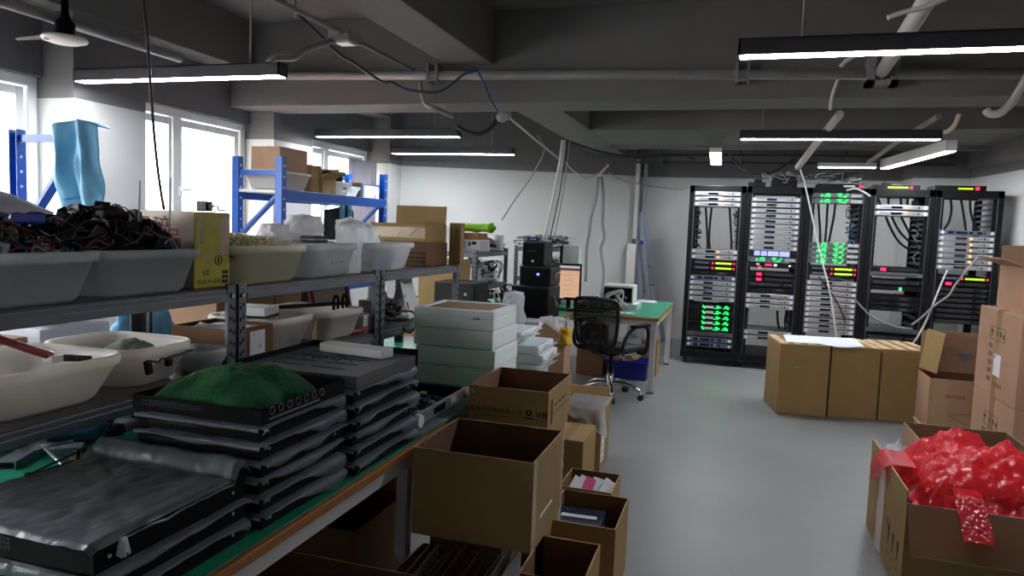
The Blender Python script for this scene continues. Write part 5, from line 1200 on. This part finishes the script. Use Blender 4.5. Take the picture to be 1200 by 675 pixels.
CL = ['chassis_grey','black_plastic','black_plastic','light_grey','grey_plastic','circuit_blue','paper']
clutter('heap of circuit boards and cables on top of the shelf behind the computers', -2.12, -1.70, 6.95, 7.75, 1.26, .12, 71, 34, CL)
clutter('tangled boards and blue cables on the lower deck behind the computers', -2.12, -1.72, 6.95, 7.75, .96, .2, 72, 30, CL+['circuit_blue','paper'])
clutter('grey boards and cables behind the white roll on the rear shelf', -2.40, -2.05, 6.1, 6.44, 1.23, .12, 73, 12, CL)
clutter('small parts and cables on the lower deck of the rear shelf', -2.38, -2.08, 5.85, 6.42, .945, .2, 74, 40, CL+['paper','light_grey'])
clutter('cables and dark parts on the desk under the rear shelf', -2.40, -1.85, 5.2, 6.44, DZ, .24, 75, 70, ['black_plastic','black_matte','dark_blue_cable','chassis_grey'])
t = thing('carton', 'white carton with a blue base on the lower deck of the rear shelf', 'box', (-2.10, 5.72, .943)); b = B('paper'); b.box(-.05, .05, -.06, .06, .03, .15); b.m('torch_blue').box(-.05, .05, -.06, .06, 0, .03); b.obj('body', t, bev=.003)
t = thing('carton', 'orange-brown carton under the lime bag', 'box', (-2.2, 5.85, 1.23)); b = B('wood_edge'); b.box(-.16, .13, -.12, .12, .10, .155); b.obj('body', t, bev=.003); b = B('frost_bin'); b.box(-.17, .15, -.13, .13, 0, .099); b.m('green_mat').box(-.08,.02,-.1315,-.1305,.03,.085); b.m('ink_black').box(.05,.07,-.1315,-.1305,.05,.08); b.box(.08,.12,-.1315,-.1305,.06,.085); b.obj('lower_case', t, bev=.004)
b = B('lime')
def lb(u, v):
    a = 2*PI*u; rr = (.035+.012*nz(v*5, math.cos(a)*2, math.sin(a)*2))*(1 if .05 < v < .95 else .3); k = 1.25 if v > .8 else 1
    return Vector((-.17+.34*v, rr*1.7*k*math.cos(a), .045+rr*k*math.sin(a)))
b.grid(20, 20, lb); tag(b.obj('bag', loc=(-2.13, 5.85, 1.386)), 'lime green plastic bag lying on the orange-brown carton', 'bag')
t = thing('paper_roll', 'white roll standing at the right end of the rear shelf', 'roll', (-2.085, 6.3, 1.23)); b = B('paper'); b.cyl((0,0,0),(0,0,.14),.055,24); b.obj('roll', t); b = B('hole'); b.cyl((0,0,.1395),(0,0,.1405),.018,14); b.obj('core', t)
t = thing('carton', 'grey printed carton beside the lime bag on the rear shelf', 'box', (-2.32, 5.66, 1.23)); b = B('light_grey'); b.box(-.06, .12, -.05, .04, 0, .2); b.obj('body', t, bev=.004)
t = thing('carton', 'brown carton on the desk behind the end of the steel shelves', 'box', (-2.1, 5.1, DZ)); b = B('card'); b.box(-.15, .15, -.15, .15, 0, .50); b.obj('body', t, bev=.004)
t = thing('appliance', 'long black device on the rear desk behind the calendar', 'device', (-1.80, 4.85, DZ)); b = B('black_plastic'); b.box(-.22, .09, -.14, .14, 0, .36); b.obj('body', t, bev=.01); b = B('silver'); b.box(-.22, .09, -.145, -.138, .16, .185); b.obj('trim_strip', t); b = B('bolt'); b.cyl((.02,-.148,.28),(.02,-.138,.28),.01,12); b.obj('knob', t)
bag('plastic_bag', 'grey translucent plastic bag beside the large computer case', (-1.50, 4.95, DZ), .24, .3, .30, 'clear_bag', 41)
# under the desk
carton('dark brown carton under the rear desk beside its left leg', -1.47, -1.20, 7.1, 7.5, 0, .27, 'card_dark', closed=True)
t = carton('second dark carton stacked under the rear desk', -1.46, -1.22, 7.12, 7.48, .272, .2, 'card_dark', closed=True); b = B('paper'); b.box(.02, .06, -.1815, -.1805, -.1, -.07); b.obj('label_sticker', t)
carton('brown carton under the desk behind the right front leg', -.86, -.70, 7.35, 7.6, 0, .36, 'card', closed=True)
t = thing('storage_crate', 'blue plastic crate of packets under the rear desk', 'crate', (-.955, 7.17, 0)); tub_mesh('crate_blue', .41, .27, .19, .94, .008, .02).obj('tub', t)
b = B('card_edge'); r = random.Random(9)
for k in range(7): b.box(-.05, .05, -.03, .03, 0, .012, Matrix.Translation((-.955+r.uniform(-.13,.13), 7.17+r.uniform(-.08,.08), .17+.008*k)) @ Matrix.Rotation(r.uniform(0,3),4,'Z') @ Matrix.Rotation(r.uniform(-.2,.2),4,'X'))
tag(b.obj('packets'), 'pale packets heaped in the blue crate', 'packets', None, 'stuff')
# ladder
t = thing('ladder', 'folded aluminium ladder leaning in the corner beside the trunking', 'ladder', (0,0,0))
rails = [((-1.27,9.88,1.72),(-.99,9.72,.02)), ((-1.30,9.93,1.50),(-1.10,9.6,.02))]
for k, (p, q) in enumerate(rails):
    p, q = Vector(p), Vector(q); o = Vector((.0,.0,0)); B('alu').bar(p, q, .03, .06, (1,0,0)).obj('rail', t); d = Vector((.13,.10,0)) if k == 0 else Vector((.13,.12,0))
    B('alu').bar(p+Vector((.05,.03,0)), q+d, .03, .06, (1,0,0)).obj('rail', t)
    for s_ in range(1, 7): f = s_/7; B('alu').bar(p.lerp(q, f), (p+Vector((.05,.03,0))).lerp(q+d, f), .03, .02).obj('rung', t)
b = B('torch_blue'); c = at(751, 284, Y=9.8); b.cyl(c+Vector((-.02,0,0)), c+Vector((.03,0,0)), .025, 12); b.obj('hinge', t)
b = B('lamp_white'); c = at(742, 290, Y=9.85); b.box(c.x-.07, c.x+.05, 9.76, 9.87, c.z-.9, c.z+.05); tag(b.obj('junction_box', bev=.005), 'pale grey tall electrical box at the foot of the trunking', 'electrical box')
# ================================================================== office chair
CH = thing('office_chair', 'black mesh office chair with a chrome star base at the rear desk', 'chair', (-.985, 6.24, 0), -.42)
b = B('chrome'); b.lathe([(0,.10),(.035,.10),(.04,.12),(.03,.14),(.026,.27),(.0,.27)], n=16); b.obj('column', CH)
b = B('black_plastic'); b.cyl((0,0,.25),(0,0,.40),.018,14); b.obj('gas_lift', CH)
for k in range(5):
    a = .35+2*PI*k/5; c, s_ = math.cos(a), math.sin(a)
    b = B('chrome'); b.tube(smooth([(.02*c,.02*s_,.125),(.12*c,.12*s_,.13),(.22*c,.22*s_,.105),(.275*c,.275*s_,.075)], 5), .022, 10, r2=.014); arm_ = b.obj('base_arm', CH)
    b = B('black_rubber'); x, y = .275*c, .275*s_
    for o in (-.014, .014): b.cyl((x-s_*(o-.008), y+c*(o-.008), .026), (x-s_*(o+.008), y+c*(o+.008), .026), .026, 14)
    b.m('bolt').cyl((x, y, .03), (x, y, .075), .006, 8); b.obj('caster', arm_)
b = B('black_matte'); b.box(-.10, .10, -.12, .10, .385, .415); b.obj('seat_mechanism', CH, bev=.008)
b = B('chair_black'); L = []
for w, d, z in ((.40,.40,.415),(.47,.46,.425),(.48,.47,.45),(.47,.46,.475),(.42,.41,.488)): L.append([Vector((p.x, p.y+.03, z+.012*(p.y/.2)**2*.0+(-.03 if p.y > .16 else 0))) for p in rrect(w, d, .09, z)])
b.loops(L, True, True); b.obj('seat', CH)
b = B('black_plastic')
def bk(x, z): return (x, -.245-.06*(z-.5)-.05*(1-(x/.22)**2)*.6, z)
fr = [(-.17,.50),(-.20,.56),(-.215,.70),(-.215,.82),(-.20,.86),(-.12,.875),(0,.88),(.12,.875),(.20,.86),(.215,.82),(.215,.70),(.20,.56),(.17,.50),(0,.49),(-.17,.50)]
b.cable([bk(x, z) for x, z in fr], .016, 8, 5); bf_ = b.obj('back_frame', CH)
b = B('chair_mesh'); b.grid(14, 14, lambda u, v: Vector(bk(-.205+.41*u, .51+.355*v))); b.obj('back_mesh', bf_)
b = B('black_plastic')
for q in (.13, .08): b.cable([Vector(bk(x, z))+Vector((0,-.02,0)) for x, z in ((-q,.50),(-q,.60+q*.4),(-q*.6,.63+q*.5),(0,.635+q*.5),(q*.6,.63+q*.5),(q,.60+q*.4),(q,.50))], .012, 6)
b.obj('lumbar_support', bf_)
b = B('black_plastic'); b.cable([(0,-.08,.40),(0,-.2,.41),(0,-.30,.46),(0,-.29,.60)], .022, 8); b.obj('back_bracket', CH)
for sx in (-1, 1):
    b = B('black_plastic'); b.cable([(sx*.20,.10,.41),(sx*.27,.10,.42),(sx*.285,.12,.52),(sx*.285,.10,.63),(sx*.28,-.02,.655),(sx*.275,-.12,.64),(sx*.26,-.2,.56),(sx*.24,-.21,.46),(sx*.2,-.12,.41)], .016, 8, 5)
    ar_ = b.obj('armrest', CH); b = B('black_matte'); b.box(sx*.28-.03, sx*.28+.03, -.13, .13, .645, .672); b.obj('arm_pad', ar_, bev=.012)
# ================================================================== blue racks by the windows
def rack_blue(label, x0, x1, y0, y1, ztop, decks, tie_z, brace):
    t = thing('blue_shelving', label, 'shelf', (x0, y0, 0)); W, L = x1-x0, y1-y0; w, q = .06, .004
    for px, sx in ((0, 1), (W, -1)):
        for py, sy in ((0, 1), (L, -1)):
            b = B('blue_steel'); X = sorted((px, px+sx*w)); Y = sorted((py, py+sy*q)); Y2 = sorted((py+sy*q, py+sy*w))
            b.box(X[0], X[1], Y[0], Y[1], 0, ztop)
            a = sorted((px, px+sx*q)); b.box(a[0], a[1], Y2[0], Y2[1], 0, ztop); a = sorted((px+sx*(w-q), px+sx*w)); b.box(a[0], a[1], Y2[0], Y2[1], 0, ztop)
            b.m('window_frame'); z = ztop-.07; xo = X[1]
            while z > decks[0]-.45: b.cyl((xo-.0003, (Y2[0]+Y2[1])/2, z), (xo+.0012, (Y2[0]+Y2[1])/2, z), .009, 8); z -= .085
            b.obj('post', t)
    for z in decks:
        for xx in (.002, W-.042): b = B('blue_steel'); b.box(xx, xx+.04, w, L-w, z-.085, z); b.obj('beam', t, bev=.004)
        b = B('light_grey'); b.box(.043, W-.043, .01, L-.01, z-.03, z-.006); b.obj('deck', t)
    for yy in (.03, L-.03):
        b = B('blue_steel'); b.box(w, W-w, yy-.012, yy+.012, tie_z-.02, tie_z+.02); b.obj('tie_bar', t)
        b = B('blue_steel'); b.bar((W-w, yy, brace[0]), (w, yy, brace[1]), .02, .06, (0,1,0)); b.obj('brace', t)
    return t
rack_blue('blue steel rack at far left by the window with a light blue cloth on it', -4.04, -3.52, 1.55, 3.24, 1.90, [1.12, .5], 1.85, (1.78, 1.30))
P2 = at(330, 227, X=-3.40); P3 = at(452, 230, X=-3.40)
rack_blue('blue steel rack before the rear window loaded with tubs and cartons', -3.86, -3.40, P2.y, P3.y+.03, 1.925, [1.675, .9], 1.80, (1.62, 1.30))
b = B('blue_cloth')
def bc(u, v):       # cloth over the post
    a = (u-.5)*2; x = -3.41+.13*a+.03*nz(u*4, v*3, 2); z = 1.935-.035*a*a+.0-.47*max(0, v-.12)/.88; y = 3.20-.09*min(1, v/.12)-.04*v+.05*nz(u*5, v*2.4, 7)*min(1, v*3)-.02*math.sin(a*5)
    return Vector((x+.07*v*1.0-.03*(1-v), y-.03, z+(.03*nz(u*3,1,4) if v > .9 else 0)))
b.grid(40, 44, bc); b.grid(14, 14, lambda u, v: Vector((-3.56+.10*u, 3.165-.02*math.sin(u*4), 1.88-.20*v*(1-.35*u))))
tag(b.obj('cloth', solid=.006), 'light blue cloth draped over the post of the far left blue rack', 'cloth')
BD = 1.676
def tubs(label, y0, y1, h, xc=-3.63, w=.30, m='frost_bin'): return bin1(label, xc, y0, y1, BD, h, m, w, .82, 'tubs on the blue rack', .02)
tubs('large clear tub on the blue rack under a brown carton', 4.93, 5.42, .15, m='white_bin')
t = carton('brown carton lying tilted on the large clear tub of the blue rack', -3.75, -3.48, 4.98, 5.36, BD+.152, .185, 'card_pink', closed=True, tape='tape_clear')
carton('upright brown carton with orange tape on the blue rack', -3.74, -3.50, 5.46, 5.58, BD, .235, 'card', closed=True, tape='tape')
carton('open brown carton with flaps raised on the blue rack', -3.74, -3.48, 5.60, 5.82, BD, .14, 'card', inside='card_inside', flaps=[('f', 15, .1), ('b', 40, .12), ('r', 60, .1)])
t = tubs('tub with a printed paper label on the blue rack', 5.86, 6.10, .125); b = B('paper'); b.box(.148, .1495, -.06, .06, .03, .11); b.m('ink'); [b.box(.1496, .1502, -.04+.02*k, -.028+.02*k, .055, .08) for k in range(4)]; b.obj('label', t)
tubs('small clear tub right of the labelled tub on the blue rack', 6.13, 6.26, .095)
for k in range(3): t = thing('folder', ['brown upright folder on the blue rack, left of three', 'teal upright folder on the blue rack, middle of three', 'grey upright folder on the blue rack, right of three'][k], 'folder', (-3.62, 6.30+.035*k, BD), 0, 'folders on the blue rack'); b = B(('card_dark','drill_blue','grey_plastic')[k]); b.box(-.12, .12, -.015, .015, 0, .14); b.obj('cover', t, bev=.003)
tubs('clear tub at the right end of the blue rack', 6.42, 6.62, .12)
bag('duffel_bag', 'black soft bag on the labelled tub of the blue rack', (-3.63, 6.0, BD+.125), .26, .32, .10, 'jacket_black', 51, top=.9)
t = thing('jacket', 'black and teal jacket hanging below the deck of the blue rack', 'jacket', (-3.47, 5.87, 0))
b = B('jacket_black'); b.grid(24, 16, lambda u, v: Vector((.0+.05*math.sin(PI*u)+.012*nz(u*8,v*2), -.24+.48*u*(1+.15*v)-.03*v, 1.585-.42*v-.05*abs(u-.5)*2))); b.obj('body', t, solid=.02)
for y in (-.10, .03): b = B('jacket_teal'); b.grid(8, 10, lambda u, v: Vector((.062+.02*math.sin(PI*u), y+.07*u, 1.58-.36*v))); b.obj('stripe', t, solid=.01)
